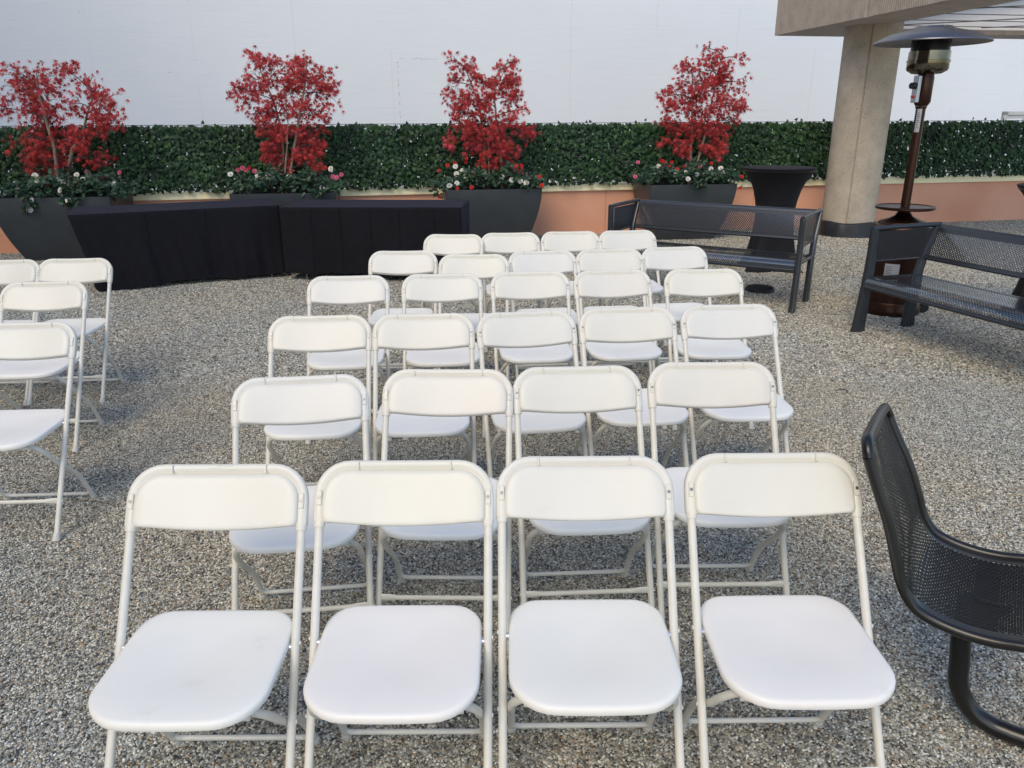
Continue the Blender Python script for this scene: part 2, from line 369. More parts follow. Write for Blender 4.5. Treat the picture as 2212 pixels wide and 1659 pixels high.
for (x,z,l) in ((-6.7,2.45,.05),(-1.95,2.75,.05),(-8.1,3.5,.03)):
    wallbox(g,x,x+l,.006,-.01,z,z+.012,a=FA)
lbw(g.build('crack',m_crack,smooth=False))
# pale rail just beyond the ivy at the right edge
g=MB(); wallbox(g,9.25,12,.06,0,1.60,1.66,a=13.5); wallbox(g,9.25,12,.04,.02,1.53,1.60,a=13.5); wallbox(g,9.25,9.33,.06,0,-6,1.66,a=13.5)
tag(g.build('guard_rail',mat('rail_paint',(.6,.62,.6,1),.6),smooth=False),'pale metal guard rail beyond the ivy at the far right','rail')

# unseen block added beside the terrace to shade the white wall's left side
nb=empty('shade_blocker',(-18.5,-9,0)); tag(nb,'unseen brown brick block added to shade the left of the white wall','building')
m_brick=mat('blocker_brick',(.22,.13,.09,1),.9,noise=.2,nscale=4,bump=.5,bscale=30); m_win=mat('blocker_glass',(.03,.035,.04,1),.08)
g=MB(); g.box((0,0,4.5),(11,32,21)); g.build('wall',m_brick,nb,smooth=False)
for yy_ in range(-13,14,4):
    for zz_ in range(2,14,4):
        g=MB(); g.box((5.5,yy_,zz_),(.12,1.7,2.0)); f=g.build('blocker_window',m_win,nb,smooth=False)
# overhanging concrete structure: perimeter beams, ceiling, column
dk=empty('overhead_deck',(4.8,8,2.7)); tag(dk,'ribbed concrete deck edge with pale ceiling overhanging the round column','deck')
def ldk(o): o.parent=dk; o.location=(-4.8,-8,-2.7); return o
A0=Vector((3.864,12.219,0)); AD=(Vector((4.48,8.623,0))-A0).normalized(); AN=Vector((-AD.y,AD.x,0))   # AN points right
if AN.x<0: AN=-AN
def abox(mb,s0,s1,o0,o1,z0,z1):
    P=lambda s,o,z:A0+AD*s+AN*o+Vector((0,0,z))
    mb.hull([P(s0,o0,z0),P(s1,o0,z0),P(s1,o1,z0),P(s0,o1,z0)],[P(s0,o0,z1),P(s1,o0,z1),P(s1,o1,z1),P(s0,o1,z1)])
g=MB(); abox(g,0.55,4.8,.012,.72,2.7,4.2); 
ldk(g.build('side_beam',m_rib,smooth=False))
g=MB()
s=0
while s<4.8:                      # vertical ribs on the fascia
    if abs(s-2.22)>.03: abox(g,s,s+.018,-.022,.0121,2.702,4.2)
    s+=.038
ldk(g.build('fascia_ribs',m_rib,smooth=False))
g=MB(); abox(g,0,.55,.012,4.6,2.7,4.2); ldk(g.build('rear_beam',m_rib,smooth=False))
g=MB(); abox(g,.551,4.8,.721,4.6,2.762,2.775); ldk(g.build('ceiling',m_ceil,smooth=False))
g=MB(); m_joint=mat('ceiling_joint',(.2,.19,.18,1),.9)
for k in range(6): abox(g,.95+k*.62,.95+k*.62+.012,.73,4.5,2.752,2.7605)
P=lambda x,y,z:Vector((x,y,z))
for x0,y0,x1,y1 in ((4.9,11.6,8.7,9.6),(6.6,11.8,8.5,11.0),(5.1,9.8,8.6,8.4)):
    d=(P(x1,y1,0)-P(x0,y0,0)).normalized(); nn=Vector((-d.y,d.x,0))*.006
    a,b=P(x0,y0,0),P(x1,y1,0)
    g.hull([a-nn+P(0,0,2.748),b-nn+P(0,0,2.748),b+nn+P(0,0,2.748),a+nn+P(0,0,2.748)],[a-nn+P(0,0,2.7602),b-nn+P(0,0,2.7602),b+nn+P(0,0,2.7602),a+nn+P(0,0,2.7602)])
ldk(g.build('ceiling_joint',m_joint,smooth=False))

cx,cy=4.785,11.08
cl=empty('concrete_column',(cx,cy,0)); tag(cl,'thick round aggregate concrete column with black membrane base','column')
g=MB(); n=180; prof=[]
for z in (0.02,2.765):
    prof.append([Vector(((.354-(.016 if k in (122,32) else 0))*math.cos(2*math.pi*k/n),(.354-(.016 if k in (122,32) else 0))*math.sin(2*math.pi*k/n),z)) for k in range(n)])
g.rings(prof); g.build('shaft',m_column,cl,angle=25)
g=MB(); rnd=random.Random(3)
rr=[[Vector(((q+.012*math.sin(5*a+q*30)+.006*math.sin(11*a))*math.cos(a),(q+.012*math.sin(5*a+q*30)+.006*math.sin(11*a))*math.sin(a),z+.01*math.sin(4*a))) for a in [2*math.pi*k/64 for k in range(64)]] for q,z in((.445,-.02),(.43,.06),(.415,.15),(.40,.185),(.36,.195))]
g.rings(rr); g.build('membrane_collar',m_membrane,cl)

# ---------------------------------------------------------------- ivy screen
iv=empty('ivy_screen',(0,WA,.7)); tag(iv,'long artificial ivy screen on wire mesh standing on the parapet','ivy screen')
def liv(o): o.parent=iv; o.location=(0,-WA,-.7); return o
def ivyleaf(mb,c,dirup,nrm,s,tint):
    # five-pointed ivy leaf, folded a little along the midrib
    side=dirup.cross(nrm).normalized()
    pts=[(0,-.35,0),(.28,-.5,-.03),(.55,-.22,-.1),(.30,.08,-.04),(.42,.32,-.09),(.16,.34,-.02),(0,.85,-.05),(-.16,.34,-.02),(-.42,.32,-.09),(-.30,.08,-.04),(-.55,-.22,-.1),(-.28,-.5,-.03),(0,.1,.05)]
    vs=[c+side*(a*s)+dirup*(b*s)+nrm*(d*s) for a,b,d in pts]
    mb.add(vs,[(12,0,1,2),(12,2,3),(12,3,4,5),(12,5,6),(12,6,7),(12,7,8,9),(12,9,10),(12,10,11,0)],tint=tint)
rnd=random.Random(11); g=MB()
ZT=1.50
x=-8.2
while x<9.6:
    z=.735
    while z<ZT:
        for layer in range(5):
            px=x+rnd.uniform(-.03,.03); pz=z+rnd.uniform(-.03,.03)
            if pz>ZT+.0: continue
            if pz<.80 and rnd.random()<.4: continue
            dens=(.97 if px<5.2 else .86)-(.10 if layer<2 and math.sin(px*3.1)*math.sin(pz*9+px)>.6 else 0)
            if rnd.random()>dens: continue
            off=.02+layer*.033+rnd.uniform(-.02,.025)
            c=Vector((px,wl(px),pz))+WN*(off-.03)
            nn=(WN+Vector((rnd.gauss(0,.30),0,rnd.gauss(.3,.28)))).normalized()
            ang=rnd.gauss(0,.8); up=(Vector((0,0,-1))*math.cos(ang)+WD*math.sin(ang)); up=(up-nn*up.dot(nn)).normalized()
            ivyleaf(g,c,up,nn,rnd.uniform(.044,.064),max(.001,min(1,rnd.gauss(.34,.24)+layer*.05)))
        z+=.047
    x+=.043
for k in range(34):      # sprigs above the top wire
    px=rnd.uniform(-7,9); 
    if rnd.random()<.6: px=rnd.choice([rnd.uniform(-.9,-.1),rnd.uniform(1.0,1.75),rnd.uniform(4.0,4.3),rnd.uniform(6.8,8.5)])
    c=Vector((px,wl(px),ZT+.02+rnd.uniform(0,.035)))+WN*rnd.uniform(0,.03)
    nn=(WN+Vector((rnd.gauss(0,.3),0,rnd.gauss(0,.3)))).normalized(); up=Vector((rnd.gauss(0,.4),0,1)).normalized(); up=(up-nn*up.dot(nn)).normalized()
    ivyleaf(g,c,up,nn,rnd.uniform(.032,.045),.1+rnd.random()*.4)
liv(g.build('foliage',m_ivy,smooth=False))
g=MB()
z=.72
while z<1.56:
    wallbox(g,-8.4,9.8,.0,-.004,z,z+.004); z+=.0795
wallbox(g,-8.4,9.8,.003,-.006,1.515,1.522)
x=-8.4
while x<9.8: wallbox(g,x,x+.0035,.002,-.002,.70,1.52); x+=.05
liv(g.build('wire_mesh',m_wire,smooth=False))

# ---------------------------------------------------------------- planters
def planter_mesh(W,D,H,inset):
    g=MB(); K=10
    def ring(z,w,d,r=.02):
        pts=[]
        for (sx,sy,a0) in((1,-1,-90),(1,1,0),(-1,1,90),(-1,-1,180)):
            for k in range(4):
                a=R(a0+30*k); pts.append(Vector((sx*(w/2-r)+r*math.cos(a),sy*(d/2-r)+r*math.sin(a),z)))
        return pts
    rs=[]
    for i in range(K+1):
        t=i/K; q=inset*(1-t)**1.75; rs.append(ring(t*H,W-2*q,D-2*q*.8))
    rs.append(ring(H,W-.05,D-.05)); rs.append(ring(H-.05,W-.06,D-.06)); rs.append(ring(H-.06,W-.4,D-.4,.05))
    g.rings(rs,True,True); return g
def leafcard(mb,c,dirup,nrm,l,wd,tint):
    side=dirup.cross(nrm).normalized()
    P=lambda a,b,d:c+side*(a*wd)+dirup*(b*l)+nrm*(d*l)
    mb.add([P(0,0,0),P(.5,.35,.03),P(.38,.75,.02),P(0,1,-.08),P(-.38,.75,.02),P(-.5,.35,.03),P(0,.5,-.05)],[(6,0,1),(6,1,2),(6,2,3),(6,3,4),(6,4,5),(6,5,0)],tint=tint)
def flower(c,nrm,r,m,parent,rnd):
    g=MB(); nrm=nrm.normalized(); a=nrm.orthogonal().normalized(); b=nrm.cross(a)
    for ring,(q,h,n,tilt) in enumerate(((1,.0,7,.25),(.72,.15,6,.5),(.45,.28,5,.85),(.22,.36,4,1.2))):
        for k in range(n):
            an=2*math.pi*(k/n)+ring*.5+rnd.uniform(-.15,.15); d=(a*math.cos(an)+b*math.sin(an)); s=nrm.cross(d)
            cc=c+nrm*(h*r); wd=r*q*.55; L=r*q
            up=nrm*math.sin(tilt)+d*math.cos(tilt)
            g.add([cc,cc+up*L*.5+s*wd,cc+up*L*.95+s*wd*.6+nrm*L*.06,cc+up*L*1.02+nrm*L*.02,cc+up*L*.95-s*wd*.6+nrm*L*.06,cc+up*L*.5-s*wd],[(0,1,2,3,4,5)])
    return g.build('flower',m,parent,smooth=True,angle=60)

def maple_leaf(mb,c,dirup,nrm,s,tint,rnd):
    side=dirup.cross(nrm).normalized(); vs=[c+nrm*(.06*s)]; lob=[(0,1.0),(38,.92),(78,.72),(122,.42)]
    angs=[(-122,.42),(-78,.72),(-38,.92),(0,1.0),(38,.92),(78,.72),(122,.42)]
    n=len(angs)
    for i,(a,l) in enumerate(angs):
        ar=R(a); 
        vs.append(c+(side*math.sin(ar)+dirup*math.cos(ar))*(l*s)-nrm*(.18*s*l*rnd.uniform(.4,1.6)))
        if i<n-1:
            am=R((a+angs[i+1][0])/2); vs.append(c+(side*math.sin(am)+dirup*math.cos(am))*(.19*s))
    vs.append(c-dirup*.16*s)
    m=len(vs)
    mb.add(vs,[(0,i,i+1) for i in range(1,m-1)]+[(0,m-1,1)],tint=tint)

def maple(name_label,base,Y,trunks,blobs,seed,nleaf,dY=.32):
    rnd=random.Random(seed)
    root=empty('maple_tree',base); tag(root,name_label,'maple tree','red maples in the dark planters')
    inv=-Vector(base)
    tr=MB(); tw=MB(); lf=MB(); nodes=[]
    for pl_,r0 in trunks:
        yo=rnd.uniform(-.08,.08); pts=[]
        n=len(pl_)
        for i,(u,v) in enumerate(pl_): pts.append(at(u,v,Y+yo*(1+i*.6)))
        pts.insert(0,Vector((pts[0].x,pts[0].y,.66)))
        fine=[]
        for i in range(len(pts)-1):
            for k in range(4):
                q=pts[i].lerp(pts[i+1],k/4); fine.append(q+Vector((rnd.uniform(-1,1),rnd.uniform(-1,1),0))*.006)
        fine.append(pts[-1]); m=len(fine)
        tr.tube(fine,[r0*(1-.75*i/m)*rnd.uniform(.92,1.1) for i in range(m)],8)
        nodes+=fine[m//5:]
    tot=sum(a*b for _,_,a,b in blobs)
    for (u,v,a,b) in blobs:
        k=CF/(Y*1.02); c=at(u,v,Y); gw=1.1 if v<270 else .93; ra,rb=a*gw/k,b*gw/k
        dpt=min(dY,max(ra,rb)*.9)
        c=c+Vector((0,rnd.uniform(-.12,.12),0))
        # bough from nearest node towards the blob
        low=[q for q in nodes if q.z<c.z+.08] or nodes
        nd=min(low,key=lambda q:(q-c).length+max(0,q.z-c.z)*1.5)
        mid=nd.lerp(c,.5)+Vector((0,0,.05)); L=(nd-c).length
        path=[nd.lerp(mid,t).lerp(mid.lerp(c,t),t) for t in (0,.25,.5,.75,1)]
        if L>.05: tw.tube(path,[.0075,.0065,.0055,.0045,.003],5)
        nl=int(nleaf*a*b/tot*(1 if v<270 else .72)); nt_=max(3,nl//5); made=0
        for j in range(nt_):
            # twig: fans out of the bough and droops
            d=Vector((rnd.gauss(0,1),rnd.gauss(0,1),rnd.gauss(.15,1))).normalized()
            q=rnd.uniform(.15,1.0)**.6*1.04
            e=c+Vector((d.x*ra*q,d.y*dpt*q,d.z*rb*q))
            s0=(path[rnd.choice((2,3,4))] if L>.05 else c).lerp(e,.25)
            mm=s0.lerp(e,.55)+Vector((0,0,.05*rnd.random()+.02)); e=e-Vector((0,0,.02))
            tp=[s0.lerp(mm,t).lerp(mm.lerp(e,t),t) for t in (0,.33,.66,1)]
            tw.tube(tp,[.0035,.003,.0024,.0014],4)
            nn_=5 if j<nt_-1 else max(1,nl-made)
            for l in range(nn_):
                t=rnd.uniform(.6,1.08); cpt=s0.lerp(mm,t).lerp(mm.lerp(e,t),t)+Vector((rnd.uniform(-1,1),rnd.uniform(-1,1),rnd.uniform(-1,1)))*.065
                nrm=Vector((rnd.gauss(0,.5),-1.1+rnd.gauss(0,.35),rnd.gauss(.35,.45))).normalized()
                up=Vector((rnd.gauss(0,.7),rnd.gauss(0,.4),rnd.gauss(-.45,.6))); up=(up-nrm*up.dot(nrm)).normalized()
                z=cpt.z; s=rnd.uniform(.048,.072)*(1.15 if z<1.3 else 1)
                tt=min(1,max(.001,rnd.gauss(.36,.24)))
                if rnd.random()<.08: tt=1
                maple_leaf(lf,cpt,up,nrm,s,tt,rnd); made+=1
    for mb,nm,mt in((tr,'trunk',m_bark),(tw,'branches',m_twig),(lf,'crown',m_leaf)):
        mb.v=[tuple(Vector(p)+inv) for p in mb.v]; mb.build(nm,mt,root,smooth=(nm!='crown'))
    return root

def shrub(label,base,Y,box,trails,fl,seed,dens=1.0):
    rnd=random.Random(seed); root=empty('flowering_shrub',base); tag(root,label,'flowering shrub','flowering shrubs in the planters')
    inv=-Vector(base); g=MB(); st=MB()
    x0,x1,top,bot=box                     # px extents of the mound, planter front at Y
    pts=[]
    a=at(x0,bot,Y); b=at(x1,bot,Y)
    n=int(1400*dens)
    W=b.x-a.x
    for k in range(n):
        t=rnd.random(); dy=rnd.uniform(-.02,.72)
        hx=math.sin(math.pi*min(1,max(0,(t*1.1-.05))))**.45
        h=(.10+.13*hx)*(1+.25*math.sin(t*17+seed)+.15*math.sin(t*41+seed*2))*(1-.15*abs(dy-.35))
        z=.735+h*rnd.random()**.45
        p=Vector((a.x+W*t+rnd.uniform(-.04,.04),Y+dy+.03,z)); pts.append(p)
    for tr_ in trails:
        for k in range(45):
            u,v=tr_[0]+rnd.gauss(0,tr_[2]),tr_[1]+rnd.uniform(-tr_[3],tr_[3]); pts.append(at(u,v,Y-.03-rnd.random()*.05))
    for p in pts:
        nrm=Vector((rnd.gauss(0,.6),-.7+rnd.gauss(0,.5),rnd.gauss(.7,.4))).normalized()
        up=Vector((rnd.gauss(0,1),rnd.gauss(-.2,.8),rnd.gauss(.1,.6))); up=(up-nrm*up.dot(nrm)).normalized()
        leafcard(g,p,up,nrm,rnd.uniform(.05,.085),rnd.uniform(.028,.044),max(.001,min(1,rnd.gauss(.42,.28))))
    for k in range(14):
        p=rnd.choice(pts); st.tube([Vector((p.x*.7+ (a.x+W/2)*.3,Y+.3,.68)),Vector((p.x,p.y,p.z-.03))],.003,4)
    g.v=[tuple(Vector(p)+inv) for p in g.v]; g.build('foliage',m_cam,root,smooth=False)
    st.v=[tuple(Vector(p)+inv) for p in st.v]; st.build('stems',m_twig,root)
    for (u,v,c) in fl:
        # flowers lower in the picture sit at the front of the mound, higher ones further back
        ty=min(1,max(0,(bot-v)/max(1,(bot-top)))) 
        p=at(u,v,Y-.05+.45*ty**1.3)
        if c=='w': m_=m_wht; r=rnd.uniform(.031,.038); lb='white flower'
        elif c=='r': m_=m_rdp; r=rnd.uniform(.022,.03); lb='red flower'
        else: m_=m_pkp; r=rnd.uniform(.026,.031); lb='pink flower'
        f=flower(p+inv,Vector((rnd.gauss(0,.3),-1,rnd.gauss(.35,.25))),r,m_,root,rnd); f['label']=lb
    return root

PL=[ # front centre x,y, width, label
 (-5.30,9.03,1.33,'dark grey tapered planter at the left end, behind the left black table'),
 (-2.73,9.42,1.245,'dark grey tapered planter mostly hidden behind the gap of the two black tables'),
 (-.21,9.845,1.22,'dark grey tapered planter with curved side, right behind the second black table end'),
 (2.42,10.44,1.21,'dark grey tapered planter behind the bench beside the tall black cocktail table')]
PYAW=R(8); PH=.745
for x,y,Wd,lb in PL:
    c=Vector((x,y,0))+Vector((-math.sin(PYAW),math.cos(PYAW),0))*.4
    t=empty('planter',c,PYAW); tag(t,lb,'planter','dark planters along the parapet')
    planter_mesh(Wd,.8,PH,.21).build('pot',m_planter,t,angle=35)
    g=MB(); g.box((0,0,PH-.055),(Wd-.07,.73,.02)); g.build('soil',m_soil,t,smooth=False)

F1=[(35,398,'w'),(76,380,'w'),(81,392,'w'),(131,411,'w'),(156,402,'w'),(166,378,'w'),(180,389,'w'),(69,433,'w'),(148,433,'w'),(127,388,'w'),(137,395,'w'),(66,454,'w'),(246,398,'w'),(183,358,'r'),(203,364,'r'),(168,391,'r'),(188,371,'p'),(193,378,'p'),(259,373,'p'),(221,382,'p')]
F2=[(498,377,'w'),(556,382,'w'),(580,381,'w'),(588,386,'w'),(624,383,'w'),(695,406,'w'),(715,365,'w'),(514,367,'p'),(524,363,'p'),(532,367,'p'),(550,370,'p'),(719,382,'p'),(728,384,'p'),(737,377,'p'),(539,363,'r'),(702,363,'r'),(690,367,'r')]
F3=[(999,369,'w'),(1005,381,'w'),(986,376,'w'),(987,396,'w'),(1084,382,'w'),(984,360,'w'),(1105,389,'w'),(1124,391,'w'),(1137,395,'w'),(971,402,'w'),(1007,343,'r'),(1006,349,'r'),(967,357,'r'),(983,353,'r'),(948,369,'r'),(935,401,'r'),(950,425,'r'),(1029,357,'r'),(1044,358,'r'),(1019,381,'r'),(1019,405,'r'),(988,407,'r'),(1127,357,'r'),(1166,382,'r'),(1170,401,'r')]
F4=[(1448,368,'w'),(1459,378,'w'),(1495,365,'w'),(1486,387,'w'),(1481,373,'w'),(1505,377,'w'),(1524,375,'w'),(1535,365,'w'),(1557,364,'w'),(1561,374,'w'),(1511,398,'w'),(1422,360,'w'),(1429,347,'r'),(1435,351,'r'),(1446,360,'r'),(1477,359,'r'),(1522,352,'r'),(1536,353,'r'),(1602,382,'r'),(1599,406,'r'),(1451,350,'r'),(1463,366,'r'),(1378,351,'p'),(1372,382,'p'),(1434,361,'p'),(1513,361,'p')]
shrub('low flowering shrub with mostly white blooms spilling over the leftmost planter',(-5.3,9.4,.69),9.03,(2,262,372,428),[(66,440,9,18),(150,434,12,8)],F1,1,1.15)
shrub('low flowering shrub with a cluster of pink blooms at each end, behind the black tables',(-2.73,9.8,.69),9.42,(500,728,365,418),[(690,415,9,6)],F2,2)
shrub('low flowering shrub with scattered red blooms left of the white ones',(-.21,10.2,.69),9.845,(962,1172,350,409),[(948,408,9,18)],F3,3)
shrub('low flowering shrub dense with white blooms under the maple beside the cocktail table',(2.42,10.8,.69),10.44,(1385,1598,350,400),[(1511,398,7,6)],F4,4)

T=[
 dict(lb='red maple with two separate crowns and a leaning right trunk, leftmost planter',base=(-5.2,9.45,.69),Y=9.45,seed=21,n=1600,
  trunks=[([(124,372),(118,322),(100,262),(90,225),(78,175)],.024),([(146,366),(157,322),(177,286),(193,232),(202,205)],.026)],
  blobs=[(75,178,60,48),(38,205,38,38),(110,220,45,38),(140,150,40,20),(172,162,18,10),(60,245,42,28),(20,235,22,28),(215,212,36,26),(190,185,18,22),(238,236,32,34),(258,262,22,20),(205,258,34,22),(75,300,52,28),(55,335,32,26),(150,285,46,28),(190,312,48,36),(130,345,40,22),(228,270,28,28),(110,375,45,14),(70,360,25,18),(165,225,28,20),(215,345,30,20),(100,255,30,30),(95,318,34,26)]),
 dict(lb='tall bushy red maple with crooked left branches rising between the two black tables',base=(-2.7,9.8,.69),Y=9.85,seed=22,n=1700,
  trunks=[([(608,392),(612,324),(605,270),(590,216),(562,151)],.022),([(628,366),(644,270),(655,202),(662,160),(659,122)],.022),([(616,380),(620,320),(622,280),(618,220)],.014)],
  blobs=[(545,115,20,14),(575,130,24,14),(560,170,34,24),(545,205,42,28),(515,198,18,12),(600,150,38,28),(650,135,32,28),(662,170,38,30),(700,165,28,26),(705,205,34,32),(625,200,42,32),(600,245,48,28),(670,245,46,30),(560,250,26,18),(580,272,42,22),(620,290,46,26),(675,295,42,26),(590,322,32,20),(655,335,40,26),(690,318,22,22),(612,358,30,26),(612,388,18,10),(575,340,20,14),(680,352,22,14)]),
 dict(lb='red maple with a notched V-shaped top in the planter behind the middle chairs',base=(-.1,10.2,.69),Y=10.25,seed=23,n=1600,
  trunks=[([(1048,366),(1045,306),(1036,234),(1021,187),(1007,151)],.022),([(1083,362),(1075,288),(1068,216),(1072,165),(1092,140)],.02),([(1056,362),(1056,310),(1060,260)],.014)],
  blobs=[(983,131,18,9),(1008,148,24,18),(975,180,24,22),(1030,168,28,22),(1110,136,26,10),(1068,142,12,12),(1078,182,36,26),(1113,175,18,18),(1000,220,34,28),(1050,222,38,28),(1102,215,32,26),(985,245,28,16),(1138,236,14,8),(1040,265,42,26),(1098,262,36,24),(1000,280,32,20),(1138,290,26,22),(1060,300,46,26),(1015,312,34,16),(975,300,12,24),(1088,330,40,24),(1105,358,20,16),(1060,345,20,14)]),
 dict(lb='dense oval red maple with two slim trunks, rightmost planter near the column',base=(2.5,10.8,.69),Y=10.85,seed=24,n=1700,
  trunks=[([(1490,358),(1493,306),(1495,252),(1497,200),(1493,144)],.022),([(1506,358),(1520,299),(1535,234),(1549,162),(1560,119)],.02)],
  blobs=[(1528,104,12,8),(1552,124,22,18),(1595,124,20,8),(1480,145,22,20),(1530,152,32,26),(1568,156,22,20),(1495,182,38,22),(1558,190,38,26),(1605,180,10,12),(1440,204,22,16),(1500,217,42,26),(1568,225,38,26),(1602,232,14,22),(1452,236,32,18),(1520,250,42,22),(1450,272,32,22),(1500,285,42,22),(1558,278,36,22),(1430,305,16,10),(1470,315,36,18),(1560,308,28,18),(1538,325,26,18),(1585,262,22,16)])]
for t in T: maple(t['lb'],t['base'],t['Y'],t['trunks'],t['blobs'],t['seed'],t['n'])

# ---------------------------------------------------------------- cloth covered tables
def folding_table(p,yaw,L,D,label,clabel,hem,seed,legs_visible,taper=0):
    rnd=random.Random(seed)
    t=empty('folding_table',(p[0],p[1],0),yaw); tag(t,label,'table','folding tables under black cloths')
    g=MB(); g.box((L/2,D/2,.725),(L-.03,D-.03,.035)); bevel(g.build('tabletop',m_label,t,smooth=False),.008)
    for x in (.2,L-.14):
        g=MB()
        for y in (.06,D-.06): g.tube([(x,y,.705),(x,y,0)],.0125,10)
        g.tube([(x,.06,.2),(x,D-.06,.2)],.009,8)
        g.build('leg',mat('grey_tube',(.3,.3,.31,1),.4,metal=.6),t)
    # cloth: top sheet draping over all four sides
    N=220; g=MB(); pts=[]
    per=[]
    def P(s):
        s%=2*(L+D)
        if s<L: return s,0.,(0,-1)
        s-=L
        if s<D: return L,s,(1,0)
        s-=D
        if s<L: return L-s,D,(0,1)
        s-=L
        return 0.,D-s,(-1,0)
    S=2*(L+D); rows=[]
    zs=[.7465,.742,.72,.66,.6,.52,.45,.37,.3,.22,.15,.07,.0]
    def fold(s,z):
        d=(.745-z)
        a=.018*math.sin(s*5.3+seed+z*2.2)+.012*math.sin(s*12.7+seed*3-z*3.1)+.008*math.sin(s*24.1+z*4)+.005*math.sin(s*47)
        return a*min(1,d*1.6)
    hemz=lambda s:hem+.02*math.sin(s*2.1+seed)+.014*math.sin(s*5.3+seed*2)+.006*math.sin(s*17)
    for j in range(N):
        s=S*j/N; x,y,nn=P(s); per.append((s,x,y,nn))
    rad=.02
    rr_=[]
    inner=[Vector((min(max(x,rad),L-rad),min(max(y,rad),D-rad),.7485)) for s,x,y,nn in per]
    rr_.append(inner)
    for zi,z0 in enumerate(zs):
        ring=[]
        for s,x,y,nn in per:
            hz=hemz(s); z=z0 if z0>.7 else hz+(z0/.72)*(.72-hz)
            dx=dy=0
            o=fold(s,z)+(-.004 if z0>.745 else 0)+.03*(.745-z)*.3
            # soft round corners
            X,Y_=x+nn[0]*o,y+nn[1]*o
            X+=taper*(1-x/L)*(.745-z)/.745
            cxn=min(max(X,rad),L-rad); cyn=min(max(Y_,rad),D-rad); v=Vector((X-cxn,Y_-cyn,0))
            ring.append(Vector((X,Y_,z)))
        rr_.append(ring)
    g.rings(rr_,False,False)
    # top sheet with slight sag
    nx,ny=40,12; vs=[]; 
    for j in range(ny+1):
        for i in range(nx+1):
            x=rad+(L-2*rad)*i/nx; y=rad+(D-2*rad)*j/ny; vs.append(Vector((x,y,.7487+.0012*math.sin(x*14+seed)*math.sin(y*11)*(0<i<nx)*(0<j<ny))))
    g.add(vs,[(j*(nx+1)+i,j*(nx+1)+i+1,(j+1)*(nx+1)+i+1,(j+1)*(nx+1)+i) for j in range(ny) for i in range(nx)])
    for fx in ([.34,.62] if seed==5 else [.17,.33,.5,.66,.85]):      # pressed fold creases down the front drop
        x=L*fx; g.tube([(x,-.006,.74),(x,-.016,.4),(x,-.02,.1)],.0022,4,cap=False)
    c=g.build('tablecloth',m_black,smooth=True,angle=50); c.location=(p[0],p[1],0); c.rotation_euler=(0,0,yaw)
    tag(c,clabel,'tablecloth','black fitted tablecloths')
folding_table((-4.15,7.30),R(24.6),1.93,.77,'folding table hidden under the left black cloth','plain black cloth covering the angled left table down to the gravel',.03,5,False,.16)
folding_table((-2.34,7.90),R(-3.2),1.84,.77,'folding table under the right black cloth with one grey leg showing','black cloth with pressed vertical creases on the right-hand table',.07,8,True)

# ---------------------------------------------------------------- cocktail tables with stretch covers
def cocktail(p,H,rot,label):
    t=empty('cocktail_table',(p[0],p[1],0),rot); tag(t,label,'cocktail table','tall cocktail tables in black stretch covers')
    g=MB(); prof=[]; n=64
    zz=[0,.03,.1,.2,.35,.5,.6,.7,.8,.88,.94,.98,1.0]
    rad=[.40,.37,.325,.285,.245,.22,.213,.222,.25,.29,.335,.372,.385]
    def fr(a,z):
        k=max(0,1-z/.75); return 1-.42*k*(.5-.5*math.cos(4*a))**.8
    prof=[(r,z*H) for r,z in zip(rad,zz)]
    g.lathe(prof+[(.382,H+.004),(.36,H+.008),(1e-7,H+.008)],n=n,fr=lambda a,z:fr(a,z))
    g.build('stretch_cover',m_spandex,t,angle=50)
    g=MB(); g.lathe([(.37,H-.03),(.378,H-.012),(.374,H-.001),(1e-7,H-.001)],n=48); g.build('tabletop',m_knob,t)
    for k in range(4):
        a=math.pi/2*k; g=MB(); g.lathe([(.022,0),(.024,.012),(.012,.02),(1e-7,.02)],(.385*math.cos(a),.385*math.sin(a),0),16); g.build('foot',m_rubber,t)
cocktail((2.86,8.48),1.075,R(40),'tall round cocktail table in black stretch cover between bench and column')
cocktail((4.36,6.10),1.07,R(25),'tall black covered cocktail table cut off by the right edge of the view')

# ---------------------------------------------------------------- patio heater
hx,hy=3.255,6.47
h=empty('patio_heater',(hx,hy,0)); tag(h,'tall bronze mushroom patio heater behind the right bench','patio heater')
def part(mb,nm,m,**k): return mb.build(nm,m,h,**k)
g=MB(); g.lathe([(.235,0),(.24,.02),(.24,.06),(.232,.075),(.232,.10),(.225,.11)],n=48); part(g,'base_ring',m_bronze)
g=MB(); g.lathe([(.215,.111),(.215,.20),(.218,.203),(.218,.212),(.215,.215),(.215,.68),(.221,.69),(.221,.71),(.212,.735),(.195,.75),(1e-7,.752)],n=48); tk=part(g,'tank_housing',m_bronze)
g=MB(); g.lathe([(.185,.753),(.18,.765),(.12,.785),(.07,.81),(.05,.84),(.05,.865)],n=40); part(g,'cone',m_bronze)
g=MB(); g.lathe([(.05,.866),(.22,.866),(.228,.872),(.228,.886),(.222,.89),(.216,.884),(1e-7,.882)],n=48); part(g,'tray',m_bronze)
g=MB(); g.lathe([(.036,.885),(.036,1.645),(.042,1.65),(.042,1.665)],n=28); part(g,'pole',m_bronze)
g=MB(); g.lathe([(.044,1.666),(.062,1.695),(.062,1.875),(.058,1.885),(.058,1.90)],n=28); part(g,'valve_sleeve',m_bronze)
g=MB(); g.lathe([(.09,1.901),(.14,1.922),(.151,1.937),(.151,1.985),(.156,1.988),(.156,1.997),(.150,2.0),(.148,2.065)],n=40); bs=part(g,'burner_bowl',m_steel)
g=MB()
for k in range(24):
    a=2*math.pi*k/24; g.box((.115*math.cos(a),.115*math.sin(a),1.9115),(.03,.008,.003),Matrix.Rotation(a,3,'Z')@Matrix.Rotation(R(-28),3,'Y'))
